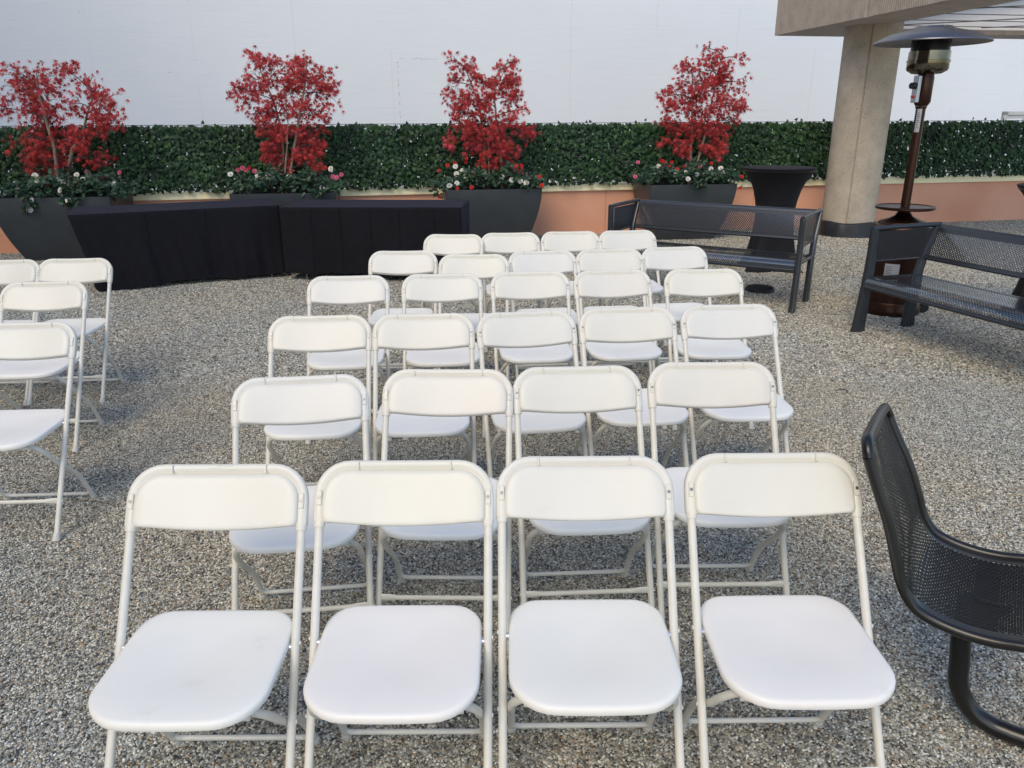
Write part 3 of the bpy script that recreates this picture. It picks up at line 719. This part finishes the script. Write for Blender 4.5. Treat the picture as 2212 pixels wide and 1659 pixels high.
part(g,'vent_slots',m_knob,smooth=False)
g=MB(); n=40; vs=[];uvs=[]
for z in (2.066,2.09,2.12,2.155,2.19):
    for k in range(n+1):
        a=2*math.pi*k/n; q=.140; vs.append(Vector((q*math.cos(a),q*math.sin(a),z))); uvs.append((a*q,z))
g.add(vs,[(j*(n+1)+k,j*(n+1)+k+1,(j+1)*(n+1)+k+1,(j+1)*(n+1)+k) for j in range(4) for k in range(n)],uvs); part(g,'burner_screen',m_grid)
g=MB(); g.lathe([(.128,2.05),(.126,2.12),(.11,2.14),(1e-7,2.14)],n=32); part(g,'emitter_core',m_steel)
g=MB(); g.lathe([(1e-7,2.205),(.15,2.20),(.3,2.175),(.38,2.145),(.413,2.121),(.417,2.123),(.415,2.131),(.38,2.155),(.3,2.19),(.2,2.212),(.15,2.225),(.13,2.24),(1e-7,2.246)],n=64); hd=part(g,'reflector_hood',m_hood)
g=MB()
for k in range(3):
    a=2*math.pi*k/3+.5; g.tube([(.16*math.cos(a),.16*math.sin(a),2.222),(.16*math.cos(a),.16*math.sin(a),2.235)],.008,8)
    d=Vector((math.cos(a),math.sin(a),0)); g.tube([d*.13+Vector((0,0,2.238)),d*.3+Vector((0,0,2.194)),d*.41+Vector((0,0,2.135))],.003,6)
g.build('hood_screw',m_hood,hd)
# control plate faces left/front
ca=R(200); d=Vector((math.cos(ca),math.sin(ca),0)); rot=Matrix.Rotation(ca,3,'Z')
g=MB(); g.box(d*.078+Vector((0,0,1.79)),(.035,.055,.20),rot); cp_=bevel(part(g,'control_plate',m_silver,smooth=False),.006)
g=MB(); g.tube([d*.095+Vector((0,0,1.815)),d*.135+Vector((0,0,1.815))],[.026,.024],20); g.build('knob',m_knob,cp_)
g=MB(); g.tube([d*.095+Vector((0,0,1.735)),d*.115+Vector((0,0,1.735))],[.011,.010],16); g.build('button',m_red,cp_)
def curved(mb,r,a0,a1,z0,z1,n=10):
    vs=[Vector((r*math.cos(a0+(a1-a0)*k/n),r*math.sin(a0+(a1-a0)*k/n),z)) for z in(z0,z1) for k in range(n+1)]
    mb.add(vs,[(k,k+1,n+2+k,n+1+k) for k in range(n)])
g=MB(); curved(g,.0368,R(205),R(262),1.47,1.645); lb=part(g,'rating_label',m_label)
g=MB()
for k in range(9): curved(g,.0372,R(212),R(255-(k%3)*8),1.50+k*.014,1.504+k*.014)
for k in range(2): curved(g,.0372,R(225+k*14),R(230+k*14),1.482,1.487,3)
g.build('print',m_ink,lb)
g=MB(); curved(g,.2158,R(222),R(252),.30,.44); curved(g,.2163,R(222),R(252),.262,.275)
lb2=g.build('instruction_label',m_label,tk)
g=MB()
for k in range(7): curved(g,.2164,R(224),R(238-(k%2)*3),.325+k*.015,.329+k*.015)
curved(g,.2165,R(222),R(252),.285,.297); g.build('print',m_ink,lb2)
# small pale maker's lettering on the housing (unreadable at this distance: four worn characters)
g=MB()
def ch(a,strokes):
    for (x0,z0,x1,z1) in strokes:
        aa=a+x0/.2165; ab=a+x1/.2165
        p=lambda an,z:Vector((.2168*math.cos(an),.2168*math.sin(an),z)); g.tube([p(aa,.365+z0),p(ab,.365+z1)],.0018,5)
ch(R(283),[(0,0,0,.03),(0,.015,.014,.03),(0,.015,.014,0)])
ch(R(289),[(0,0,0,.028)])
ch(R(292),[(0,0,0,.03),(0,.03,.014,.03),(.014,.03,.014,.016),(.014,.016,0,.016),(0,0,.014,0),(.014,0,.014,.014)])
ch(R(298),[(0,0,0,.03),(0,0,.012,0),(0,.03,.012,.03),(.012,0,.012,.03)])
g.build('lettering',m_silver,tk)
g=MB()
for y in(-.06,.06): 
    g.tube([(.26,y-.012,.045),(.26,y+.012,.045)],.045,20)
g.tube([(.26,-.06,.045),(.26,.06,.045)],.008,8); part(g,'wheel',m_rubber)

# ---------------------------------------------------------------- perforated benches
def bench():
    t=empty('park_bench')
    # local: x along the length (0..L), y = depth (0 front .. back), z up
    L=1.76; H=.80
    def post(mb,x,pts,wd,th):
        # blade-shaped post: pts (y,z), width along y tapering
        th/=2; rs=[]
        for (y,z),w_ in zip(pts,wd):
            w_/=2; c_=.011
            rs.append([Vector((x+a,y+b,z)) for a,b in ((-th+c_,-w_),(th-c_,-w_),(th-c_*.3,-w_+c_*.3),(th,-w_+c_),(th,w_-c_),(th-c_*.3,w_-c_*.3),(th-c_,w_),(-th+c_,w_),(-th+c_*.3,w_-c_*.3),(-th,w_-c_),(-th,-w_+c_),(-th+c_*.3,-w_+c_*.3))])
        mb.rings(rs)
    fp=[(0,0),(.014,.2),(.026,.4),(.032,.6),(.026,.76),(.024,.79)]
    bp=[(.50,0),(.50,.2),(.51,.40),(.545,.56),(.60,.70),(.635,.79)]
    for x in (0,L):
        g=MB(); post(g,x,smoothp(fp,3),[.115-.063*min(1,(k_/15)**.6) for k_ in range(16)],.045); g.build('leg',m_bench,t)
        g=MB(); post(g,x,smoothp(bp,3),[.115-.063*min(1,(k_/15)**.6) for k_ in range(16)],.045); g.build('leg',m_bench,t)
        g=MB(); g.tube([(x,.0,.795),(x,.2,.80),(x,.665,.80)],.019,10); g.build('arm_rail',m_bench,t)
        g=MB(); g.tube([(x,.02,.415),(x,.51,.405)],.018,10); g.build('side_rail',m_bench,t)
        # arm panel
        g=MB(); y0,y1,z0,z1=.045,.565,.555,.775
        def yy(z): return .52+(z-.555)/.22*.085
        nn=6; vs=[];uv=[]
        for j in range(nn+1):
            z=z0+(z1-z0)*j/nn
            for y in (y0,yy(z)): vs.append(Vector((x,y,z))); uv.append((y,z))
        g.add(vs,[(2*j,2*j+1,2*j+3,2*j+2) for j in range(nn)],uv); solid(g.build('arm_panel',m_benchp2,t,smooth=False),.004)
        g=MB(); g.tube([(x,.03,.55),(x,.535,.55)],.009,8); g.tube([(x,.034,.55),(x,.034,.785)],.007,8); g.build('arm_panel_edge',m_bench,t)
    def sheet(name,prof,x0,x1,m,par):
        # prof: list of (y,z); uv in metres along the profile
        g=MB(); s=0; vs=[];uv=[]; last=None; nx=8
        for (y,z) in prof:
            if last: s+=math.hypot(y-last[0],z-last[1])
            last=(y,z)
            for i in range(nx+1):
                x=x0+(x1-x0)*i/nx; vs.append(Vector((x,y,z))); uv.append((x,s))
        g.add(vs,[(j*(nx+1)+i,j*(nx+1)+i+1,(j+1)*(nx+1)+i+1,(j+1)*(nx+1)+i) for j in range(len(prof)-1) for i in range(nx)],uv)
        return solid(g.build(name,m,par,angle=60),.004)
    # seat: solid margins, perforated field, waterfall front
    seatf=[(.055,.436),(.1,.437),(.2,.433),(.3,.428),(.40,.424),(.455,.423)]
    wat=[(-.012,.372),(-.018,.385),(-.014,.402),(.0,.42),(.025,.432),(.054,.436)]
    s_=sheet('seat',seatf,.05,L-.05,m_benchp,t)
    sheet('seat_front_roll',wat,.022,L-.022,m_benchp,s_)
    g=MB(); g.box((.035,.25,.431),(.03,.41,.006),Matrix.Rotation(R(-1.5),3,'X')); g.box((L-.035,.25,.431),(.03,.41,.006),Matrix.Rotation(R(-1.5),3,'X')); g.box((L/2,.475,.424),(L-.04,.04,.006)); g.build('seat_margin',m_bench,s_,smooth=False)
    g=MB(); g.tube([(.02,-.012,.362),(L-.02,-.012,.362)],.015,10); g.build('front_rail',m_bench,t)
    g=MB(); g.tube([(.02,.495,.41),(L-.02,.495,.41)],.015,10); g.build('rear_rail',m_bench,t)
    # back rest
    b_=sheet('backrest',[(.555,.575),(.575,.63),(.597,.69),(.618,.745)],.035,L-.035,m_benchp,t)
    sheet('backrest_margin',[(.618,.746),(.628,.77),(.634,.79),(.645,.802),(.66,.803),(.668,.79)],.02,L-.02,m_bench,b_)
    sheet('backrest_margin',[(.535,.545),(.541,.538),(.549,.55),(.5555,.574)],.02,L-.02,m_bench,b_)
    return t,L
bn,BL=bench()
# bench by the cocktail table: front right foot (2.396,6.441), length runs away to the left
def place_bench(t,frontfoot,depth,right_is_front):
    dv_=Vector((depth[0],depth[1],0)).normalized(); lx=Vector((dv_.y,-dv_.x,0))   # x axis such that y = depth
    a=math.atan2(lx.y,lx.x); t.rotation_euler=(0,0,a)
    p=Vector((frontfoot[0],frontfoot[1],0))
    if right_is_front: p=p-lx*BL
    t.location=p
place_bench(bn,(2.41,6.44),(.545,.838),True)
tag(bn,'dark grey perforated metal bench in front of the cocktail table','bench','perforated metal benches')
b2=copy_tree(bn); place_bench(b2,(2.70,5.80),(.943,.334),False)
tag(b2,'dark grey perforated metal bench in front of the patio heater')

# ---------------------------------------------------------------- black seat on bent tube
fw=Vector((math.cos(R(32.5)),-math.sin(R(32.5)),0)); wd=Vector((-fw.y,fw.x,0)); P0=Vector((.85,1.68,0))
ms=empty('metal_chair',P0,math.atan2(fw.y,fw.x)); tag(ms,'black perforated metal shell seat on one thick bent tube at the right edge','chair')
prof=[(-.004,.845),(.008,.81),(.035,.745),(.058,.695),(.079,.64),(.100,.575),(.116,.525),(.136,.485),(.166,.452),(.216,.433),(.277,.425),(.334,.427),(.389,.437),(.45,.447),(.50,.444),(.525,.425)]
pf=smoothp(prof); W_=.44
def droop(p):
    p=Vector(p); k=max(0,min(1,(p.z-.55)/.3)); return Vector((p.x-.008*k*p.y/W_,p.y,p.z-.048*k*p.y/W_))
g=MB(); s=0; vs=[];uv=[]; ny=12; last=None; g2=MB(); v2=[]
for (x,z) in pf:
    if last: s+=math.hypot(x-last[0],z-last[1])
    last=(x,z)
    for j in range(ny+1):
        q=j/ny; y=.045+(W_-.09)*q; dip=.010*math.sin(math.pi*q)
        nx_,nz_=(-.0,-1) if x>.16 else (-1,-.0)
        vs.append(Vector((x+nx_*dip,y,z+nz_*dip))); uv.append((s,y))
m_=len(pf)
vs=[droop(p) for p in vs]
g.add(vs,[(i*(ny+1)+j,i*(ny+1)+j+1,(i+1)*(ny+1)+j+1,(i+1)*(ny+1)+j) for i in range(2,m_-3) for j in range(ny)],uv)
solid(g.build('shell',m_mesh,ms,angle=60),.004)
g=MB(); vs=[]
for (x,z) in pf:
    for y in (.008,.0455,W_-.0455,W_-.008): vs.append(droop((x,y,z+.001)))
g.add(vs,[(i*4+a,i*4+a+1,i*4+a+5,i*4+a+4) for i in range(m_-1) for a in (0,2)])
vs=[]
for i in (0,1,2): 
    for y in(.04,W_-.04): vs.append(droop((pf[i][0],y,pf[i][1]+.0005)))
g.add(vs,[(0,1,3,2),(2,3,5,4)])
g.build('shell_margin',m_blackm,ms,angle=60)
# rolled rim: one closed loop tube round the shell
loop=[]
for (x,z) in pf[3:]: loop.append((x,0,z))
loop+= [(.527,.03,.422),(.527,W_/2,.42),(.527,W_-.03,.422)]
for (x,z) in reversed(pf[3:]): loop.append((x,W_,z))
cor=[(.0,W_-.004,.835),(-.006,W_-.02,.852),(-.009,W_-.05,.858),(-.010,W_/2,.86),(-.009,.05,.858),(-.006,.02,.852),(.0,.004,.835)]
loop+=cor; loop.append(loop[0])
g=MB(); g.tube([droop(p) for p in smoothp(loop,2)],.014,12,cap=False); g.build('rim_tube',m_blackm,ms)
g=MB(); yl=.22
leg=[(.271,yl,.395),(.274,yl,.35),(.274,yl,.284),(.283,yl,.202),(.290,yl,.138),(.310,yl,.091),(.341,yl,.055),(.379,yl,.037),(.418,yl,.031),(.50,yl,.029),(.95,yl,.029)]
g.tube(smoothp(leg,4),.0255,16); g.build('leg',m_blackm,ms)
g=MB(); g.hull([Vector((.285,yl-.034,.42)),Vector((.37,yl-.034,.425)),Vector((.37,yl-.026,.425)),Vector((.285,yl-.026,.42))],[Vector((.288,yl-.032,.325)),Vector((.318,yl-.032,.325)),Vector((.318,yl-.024,.325)),Vector((.288,yl-.024,.325))])
bevel(g.build('bracket',m_blackm,ms,smooth=False),.004)
g=MB(); g.box((.31,W_/2,.404),(.05,W_-.03,.008)); g.build('cross_strap',m_blackm,ms,smooth=False)

# ---------------------------------------------------------------- small things on the gravel
g=MB(); g.lathe([(.135,0),(.138,.012),(.13,.026),(.1,.032),(1e-7,.033)],n=40)
dc=g.build('drain_cover',m_grate); dc.location=(2.40,7.31,.003); tag(dc,'small round black slotted drain cover lying on the gravel near the bench','drain cover')
g=MB()
for k in range(-5,6):
    l=math.sqrt(max(0,.12**2-(k*.022)**2)); g.box((k*.022,0,.035),(.011,2*l,.010))
g.build('grille_bar',m_grate,dc,smooth=False)
g=MB(); g.tube([(.03*math.cos(a)*1.2,.03*math.sin(a),.008+.004*math.sin(a*2)) for a in [R(-60+25*k) for k in range(9)]],.0028,6)
ws=g.build('wire_scrap',m_rubber); ws.location=(2.01,4.41,.0); tag(ws,'tiny curl of black wire lying on the gravel','wire')

# ---------------------------------------------------------------- folding chairs
B_,ZT_,ZS=.4642,.7858,.654
Lt=math.hypot(B_,ZT_); tv=Vector((0,B_/Lt,ZT_/Lt)); nv=Vector((0,-ZT_/Lt,B_/Lt))
ty=lambda z:B_*z/ZT_
XT=.2075; RT=.0105
def rrect(hw,w0,w1,rt,rb,ins,K=7):
    hw-=ins; w0+=ins; w1-=ins; rt=max(rt-ins,.004); rb=max(rb-ins,.003)
    pts=[]
    for (cx_,cy_,r,a0) in((hw-rb,w0+rb,rb,-90),(hw-rt,w1-rt,rt,0),(-(hw-rt),w1-rt,rt,90),(-(hw-rb),w0+rb,rb,180)):
        for k in range(K+1): a=R(a0+90*k/K); pts.append((cx_+r*math.cos(a),cy_+r*math.sin(a)))
    # subdivide long straight edges so that bends are smooth
    out=[]
    for i in range(len(pts)):
        a=pts[i]; b=pts[(i+1)%len(pts)]; out.append(a)
        if i in (K,2*K+1,3*K+2,4*K+3):
            for j in range(1,12): out.append((a[0]+(b[0]-a[0])*j/12,a[1]+(b[1]-a[1])*j/12))
    return out
def back_mesh():
    Hh=Lt*(ZT_-ZS)/ZT_; base=Vector((0,ty(ZS),ZS)); hwid=.2216
    g=MB()
    def P(u,w,n,panel):
        q=max(0,1-(u/.175)**2); f=1-w/Hh
        w2=w-.009*q*f*f
        n2=n-((.012*q+.008*max(0,w/Hh)+.001) if panel else .009*q)
        return base+Vector((u,0,0))+tv*w2+nv*n2
    rs=[]
    RTc,RBc=.088,.006
    def ring(ins,n,panel): return [P(u,w,n,panel) for u,w in rrect(hwid,0,Hh,RTc,RBc,ins)]
    rs=[[P(u,w,-.012,False) for u,w in rrect(hwid,0,Hh,RTc,RBc,.012)],ring(0.003,-.012,False),ring(0,-.007,False),ring(0,.006,False),ring(.0025,.0105,False),ring(.008,.0122,False),ring(.015,.0118,False)]
    # raised concave panel; inset at the bottom is small
    def pring(ins,n,sc=1):
        o=rrect(.2216-.0225-ins,.0005+ins*.6,Hh-.0255-ins,.066,.016,0); c=(0,(Hh-.025)/2)
        return [P(c[0]+(u-c[0])*sc,c[1]+(w-c[1])*sc,n,True) for u,w in o]
    rs+= [pring(-.0015,.0135),pring(.0,.0195),pring(.003,.0228),pring(.009,.0243),pring(0,.0245,.85),pring(0,.0245,.7),pring(0,.0245,.5),pring(0,.0245,.3),pring(0,.0245,.1)]
    g.rings(rs,True,True)
    for sx in(-1,1):       # sleeves round the tubes, moulded ribs on the top band
        a=Vector((sx*XT,ty(ZS-.008),ZS-.008)); g.tube([a,a+tv*.015,a+tv*.06,a+tv*.085],[.0137,.0142,.0142,.010],16)
        c=base+Vector((sx*.115,0,0))+tv*(Hh-.013)+nv*.010
        g.tube([c-tv*.010,c+tv*.010],.0022,6)
        c=base+Vector((sx*.187,0,0))+tv*(Hh*.40)+nv*.0125; g.tube([c-Vector((.006,0,0)),c+Vector((.005,0,0))],.0018,6)
    return g
def seat_mesh():
    g=MB(); yf,yr=-.011,.356
    def P(x,y,dz):
        t=(y-yf)/(yr-yf)
        yb=y+.010*(x/.2)**2*(1-t)**2+.010*(1-(x/.2)**2)*t*t
        xs=x*(1-.03*(t-.3)**2)
        z=.428+(.430-.428)*t-.012*math.exp(-((x/.13)**2+((y-.19)/.13)**2))+.006*(t>.8)*(t-.8)/.2-.005*max(0,.18-t)/.18
        return Vector((xs,yb,z+dz))
    def O(ins,sc=1):
        o=rrect(.193,yf,yr,.07,.10,ins); return [(x*sc,.17+(y-.17)*sc) for x,y in o]
    rs=[[P(x,y,-.014) for x,y in O(.02)],[P(x,y,-.020) for x,y in O(.007)],[P(x,y,-.021) for x,y in O(.002)],[P(x,y,-.016) for x,y in O(0)],[P(x,y,-.006) for x,y in O(.0005)],[P(x,y,-.0015) for x,y in O(.004)],[P(x,y,0) for x,y in O(.012)]]
    for s_ in(.82,.66,.5,.34,.18,.05): rs.append([P(x,y,0) for x,y in O(.012,s_)])
    g.rings(rs,True,True); return g
def make_chair():
    t=empty('folding_chair')
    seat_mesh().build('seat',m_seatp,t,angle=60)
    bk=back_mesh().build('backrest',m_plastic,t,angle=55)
    base=Vector((0,ty(ZS),ZS)); Hh=Lt*(ZT_-ZS)/ZT_
    for sx in(-1,1):
        c=base+Vector((sx*.2075,0,0))+tv*(Hh*.40)+nv*.0125
        rot=Matrix((Vector((1,0,0)),nv,tv)).transposed()
        g=MB(); g.box(c+nv*.001,(.0125,.007,.037),rot); br=bevel(g.build('bracket',m_plastic,bk,smooth=False),.0015,1)
        # rivet belongs to the backrest as well
        g=MB(); g.tube([c+nv*.003,c+nv*.0056],.0042,10); rv=g.build('rivet',m_rivet,bk)
    # small moulded tab on the upper rim
    for sx in(-1,1):
        g=MB(); g.tube([(sx*XT,0,.0),(sx*XT,ty(.3),.3),(sx*XT,ty(.69),.69)],RT,14)
        for z in (.1385,.27,.42): g.tube([(sx*(XT+RT-.002),ty(z),z),(sx*(XT+RT+.002),ty(z),z)],.005,8)
        fl=g.build('front_leg',m_paint,t)
        g=MB(); a=Vector((sx*XT,0,0)); g.tube([a+tv*.0,a+tv*.004,a+tv*.03,a+tv*.034],[.0145,.016,.0135,.0125],14); g.build('foot_cap',m_cap,fl)
        xr=sx*.187
        path=smoothp([(xr*.55,.05,.402),(xr*.82,.062,.388),(xr*.98,.10,.340),(xr,.16,.272),(xr,.235,.205),(xr,.29,.15),(xr,.335,.08),(xr,.372,.012)],3)
        g=MB(); g.tube(path,.0098,12); rl=g.build('rear_leg',m_paint,t)
        g=MB(); g.tube([(xr,.369,.020),(xr,.378,.0)],[.0125,.0145],12); g.build('foot_cap',m_cap,rl)
    xr=.187
    g=MB(); g.tube(smoothp([(-xr,.345,.060),(-xr+.004,.354,.042),(-xr+.022,.362,.030),(-xr+.06,.364,.028),(xr-.06,.364,.028),(xr-.022,.362,.030),(xr-.004,.354,.042),(xr,.345,.060)],3),.0075,10); g.build('rear_crossbar',m_paint,t)
    z=.1385; g=MB(); y=ty(z); X=XT-.006
    secs=[(-X,.003,.013),(-X+.03,.004,.012),(-X+.055,.0075,.008),(X-.055,.0075,.008),(X-.03,.004,.012),(X,.003,.013)]
    rs=[[Vector((x,y+a*math.cos(q),z+b*math.sin(q))) for q in [2*math.pi*k/12 for k in range(12)]] for x,a,b in secs]
    g.rings(rs); g.build('front_brace',m_paint,t)
    for sx in(-1,1):
        g=MB(); g.tube([(sx*.190,ty(.415),.411),(sx*.199,ty(.415),.411)],.009,12); g.build('hinge',m_silver,t)
    g=MB(); g.tube([(-.16,.045,.388),(.16,.045,.388)],.008,8); g.build('seat_rod',m_paint,t)
    return t
# chairs that carry the moulded tab get it as an extra part of the backrest
def add_tab(t):
    base=Vector((0,ty(ZS),ZS)); Hh=Lt*(ZT_-ZS)/ZT_; c=base+tv*(Hh-.009)+nv*.0035
    rot=Matrix((Vector((1,0,0)),nv,tv)).transposed()
    bk=[q for q in t.children if q.name.startswith('backrest')][0]
    g=MB(); g.box(c,(.024,.004,.007),rot); g.build('tab',m_plastic,bk,smooth=False)

CHAIRS=[
 ('F1',-.722,1.269,.1),('F2',-.267,1.287,.1),('F3',.183,1.308,.3),('F4',.658,1.323,.5),
 ('E1',-.647,1.959,6.9),('E2',-.225,2.022,-1.1),('E3',.246,2.049,3.2),('E4',.693,2.09,.3),
 ('D1',-.80,2.784,3.7),('D2',-.361,2.808,3.0),('D3',.128,2.845,8.5),('D4',.559,2.912,5.5),('D5',1.008,2.957,3.5),
 ('C1',-.849,3.67,4.5),('C2',-.351,3.714,3.8),('C3',.142,3.767,5.3),('C4',.618,3.804,7.7),('C5',1.082,3.821,1.2),
 ('B1',-.684,4.49,1.5),('B2',-.235,4.345,0),('B3',.244,4.475,6.3),('B4',.672,4.528,5.2),('B5',1.112,4.605,6.1),
 ('A1',-.447,5.22,-3.2),('A2',.022,5.29,4),('A3',.469,5.345,4),('A4',.925,5.392,7),
 ('G1',-3.07,4.22,3),('G2',-2.641,4.257,4.6),('H1',-2.421,3.547,4.8),('H0',-2.90,3.53,4.8),('I1',-2.032,2.685,2.9)]
LB={
'F1':'white folding chair at the left end of the frontmost row, scuffed on its top rim','F2':'white folding chair second from the left in the frontmost row','F3':'white folding chair third from the left in the frontmost row','F4':'white folding chair in the frontmost row, the one nearest the black metal seat',
'E1':'white folding chair turned slightly inward, left end of the second row','E2':'white folding chair second from the left in the second row of four','E3':'white folding chair third from the left in the second row of four','E4':'white folding chair at the right end of the second row of four',
'D1':'white folding chair with a rim tab at the left end of the third row','D2':'white folding chair second from the left in the third row','D3':'white folding chair in the middle of the third row, rim tab on top','D4':'white folding chair fourth from the left in the third row','D5':'white folding chair at the right end of the third row, legs open to the gravel',
'C1':'white folding chair at the left end of the fourth row from the front','C2':'white folding chair second from the left in the fourth row','C3':'white folding chair in the middle of the fourth row from the front','C4':'white folding chair with a rim tab, fourth from the left in the fourth row','C5':'white folding chair at the right end of the fourth row, near the drain cover',
'B1':'white folding chair at the left end of the fifth row, before the right black table','B2':'white folding chair set slightly forward, second from the left in the fifth row','B3':'white folding chair in the middle of the fifth row from the front','B4':'white folding chair fourth from the left in the fifth row','B5':'white folding chair at the right end of the fifth row, overlapping the bench seat',
'A1':'white folding chair at the left end of the rearmost row, against the black cloth','A2':'white folding chair second from the left in the rearmost row','A3':'white folding chair third from the left in the rearmost row, before the terracotta wall','A4':'white folding chair at the right end of the rearmost row, before the bench',
'G1':'white folding chair cut by the left edge in the back row across the aisle','G2':'white folding chair left of the aisle, whole, in front of the leftmost planter','H1':'white folding chair left of the aisle, middle of the three aisle-side chairs','H0':'white folding chair of which only a rear leg shows at the left frame edge','I1':'white folding chair left of the aisle, closest to the camera, right half in view'}
proto=make_chair()
TABS={'D1','D3','C4','B1','B2','B4','B5','A1','A4'}
for i,(k,x,y,a) in enumerate(CHAIRS):
    o=proto if i==0 else copy_tree(proto)
    o.location=(x,y,0); o.rotation_euler=(0,0,R(a))
    tag(o,LB[k],'folding chair','white folding chairs left of the aisle' if k[0] in 'GHI' else 'white folding chairs in the main block')
    o['row']=k
for o in list(sc.objects):
    if 'row' in o.keys():
        if o['row'] in TABS: add_tab(o)
        del o['row']
# hairline scuffs on the first chair's top rim
f1=proto; bk=[q for q in f1.children if q.name.startswith('backrest')][0]
base=Vector((0,ty(ZS),ZS)); Hh=Lt*(ZT_-ZS)/ZT_; g=MB()
for x0,l,dw in ((-.03,.035,0),(.01,.02,.004),(.022,.03,-.003),(-.01,.014,.006)):
    c=base+Vector((x0,0,0))+tv*(Hh-.012+dw)+nv*.0035; g.tube([c,c+Vector((l,0,0))+tv*.003],.0006,4)
g.build('scuff',mat('scuff',(.68,.65,.59,1),.8),bk)

# ---------------------------------------------------------------- loose gravel (uncountable)
pc=bpy.data.collections.new('pebble_shapes')   # not linked to the scene: shapes for the instancer
rp=random.Random(5)
for k in range(5):
    import bmesh
    bm=bmesh.new(); bmesh.ops.create_icosphere(bm,subdivisions=1,radius=1)
    for v in bm.verts: v.co*=rp.uniform(.72,1.15)
    sc_=(1,rp.uniform(.65,.95),rp.uniform(.45,.7))
    for v in bm.verts: v.co=Vector((v.co.x*sc_[0],v.co.y*sc_[1],v.co.z*sc_[2]))
    me=bpy.data.meshes.new('pebble'); bm.to_mesh(me); bm.free(); me.materials.append(m_pebble); me.polygons.foreach_set('use_smooth',[True]*len(me.polygons)); 
    o=bpy.data.objects.new('pebble',me); pc.objects.link(o)
def gravel_patch(name,poly,density,smin,smax,seed):
    me=bpy.data.meshes.new(name); me.from_pydata([(x,y,.0) for x,y in poly],[],[tuple(range(len(poly)))]); me.update()
    o=bpy.data.objects.new(name,me); col.objects.link(o); me.materials.append(m_pebble)
    ng=bpy.data.node_groups.new('scatter_'+name,'GeometryNodeTree')
    ng.interface.new_socket('Geometry',in_out='INPUT',socket_type='NodeSocketGeometry'); ng.interface.new_socket('Geometry',in_out='OUTPUT',socket_type='NodeSocketGeometry')
    N=ng.nodes; Lk=ng.links
    gi=N.new('NodeGroupInput'); go=N.new('NodeGroupOutput'); ds=N.new('GeometryNodeDistributePointsOnFaces'); ds.inputs['Density'].default_value=density; ds.inputs['Seed'].default_value=seed
    ci=N.new('GeometryNodeCollectionInfo'); ci.inputs['Collection'].default_value=pc; ci.inputs['Separate Children'].default_value=True; ci.inputs['Reset Children'].default_value=True
    ip=N.new('GeometryNodeInstanceOnPoints'); ip.inputs['Pick Instance'].default_value=True
    rv=N.new('FunctionNodeRandomValue'); rv.data_type='FLOAT_VECTOR'; rv.inputs[0].default_value=(-.5,-.5,0); rv.inputs[1].default_value=(.5,.5,6.283)
    rs=N.new('FunctionNodeRandomValue'); rs.data_type='FLOAT'; rs.inputs[2].default_value=smin; rs.inputs[3].default_value=smax; rs.inputs['Seed'].default_value=3
    sp_=N.new('GeometryNodeSetPosition'); rz=N.new('FunctionNodeRandomValue'); rz.data_type='FLOAT_VECTOR'; rz.inputs[0].default_value=(0,0,-.002); rz.inputs[1].default_value=(0,0,.004); rz.inputs['Seed'].default_value=9
    Lk.new(gi.outputs[0],ds.inputs['Mesh']); Lk.new(ds.outputs['Points'],sp_.inputs['Geometry']); Lk.new(rz.outputs[0],sp_.inputs['Offset']); Lk.new(sp_.outputs[0],ip.inputs['Points']); Lk.new(ci.outputs[0],ip.inputs['Instance'])
    e2=N.new('FunctionNodeEulerToRotation'); Lk.new(rv.outputs[0],e2.inputs[0]); Lk.new(e2.outputs[0],ip.inputs['Rotation']); Lk.new(rs.outputs[1],ip.inputs['Scale']); Lk.new(ip.outputs[0],go.inputs[0])
    md=o.modifiers.new('scatter','NODES'); md.node_group=ng
    tag(o,'loose mixed grey and tan pea gravel covering the terrace','gravel',kind='stuff'); return o
gravel_patch('loose_gravel',[(-1.9,.9),(1.9,.9),(4.2,4.6),(-4.2,4.6)],24000,.0034,.0060,1)
gravel_patch('loose_gravel',[(-4.2,4.6),(4.2,4.6),(8.6,12.6),(6,12.1),(-7.5,9.4)],4200,.006,.010,2)
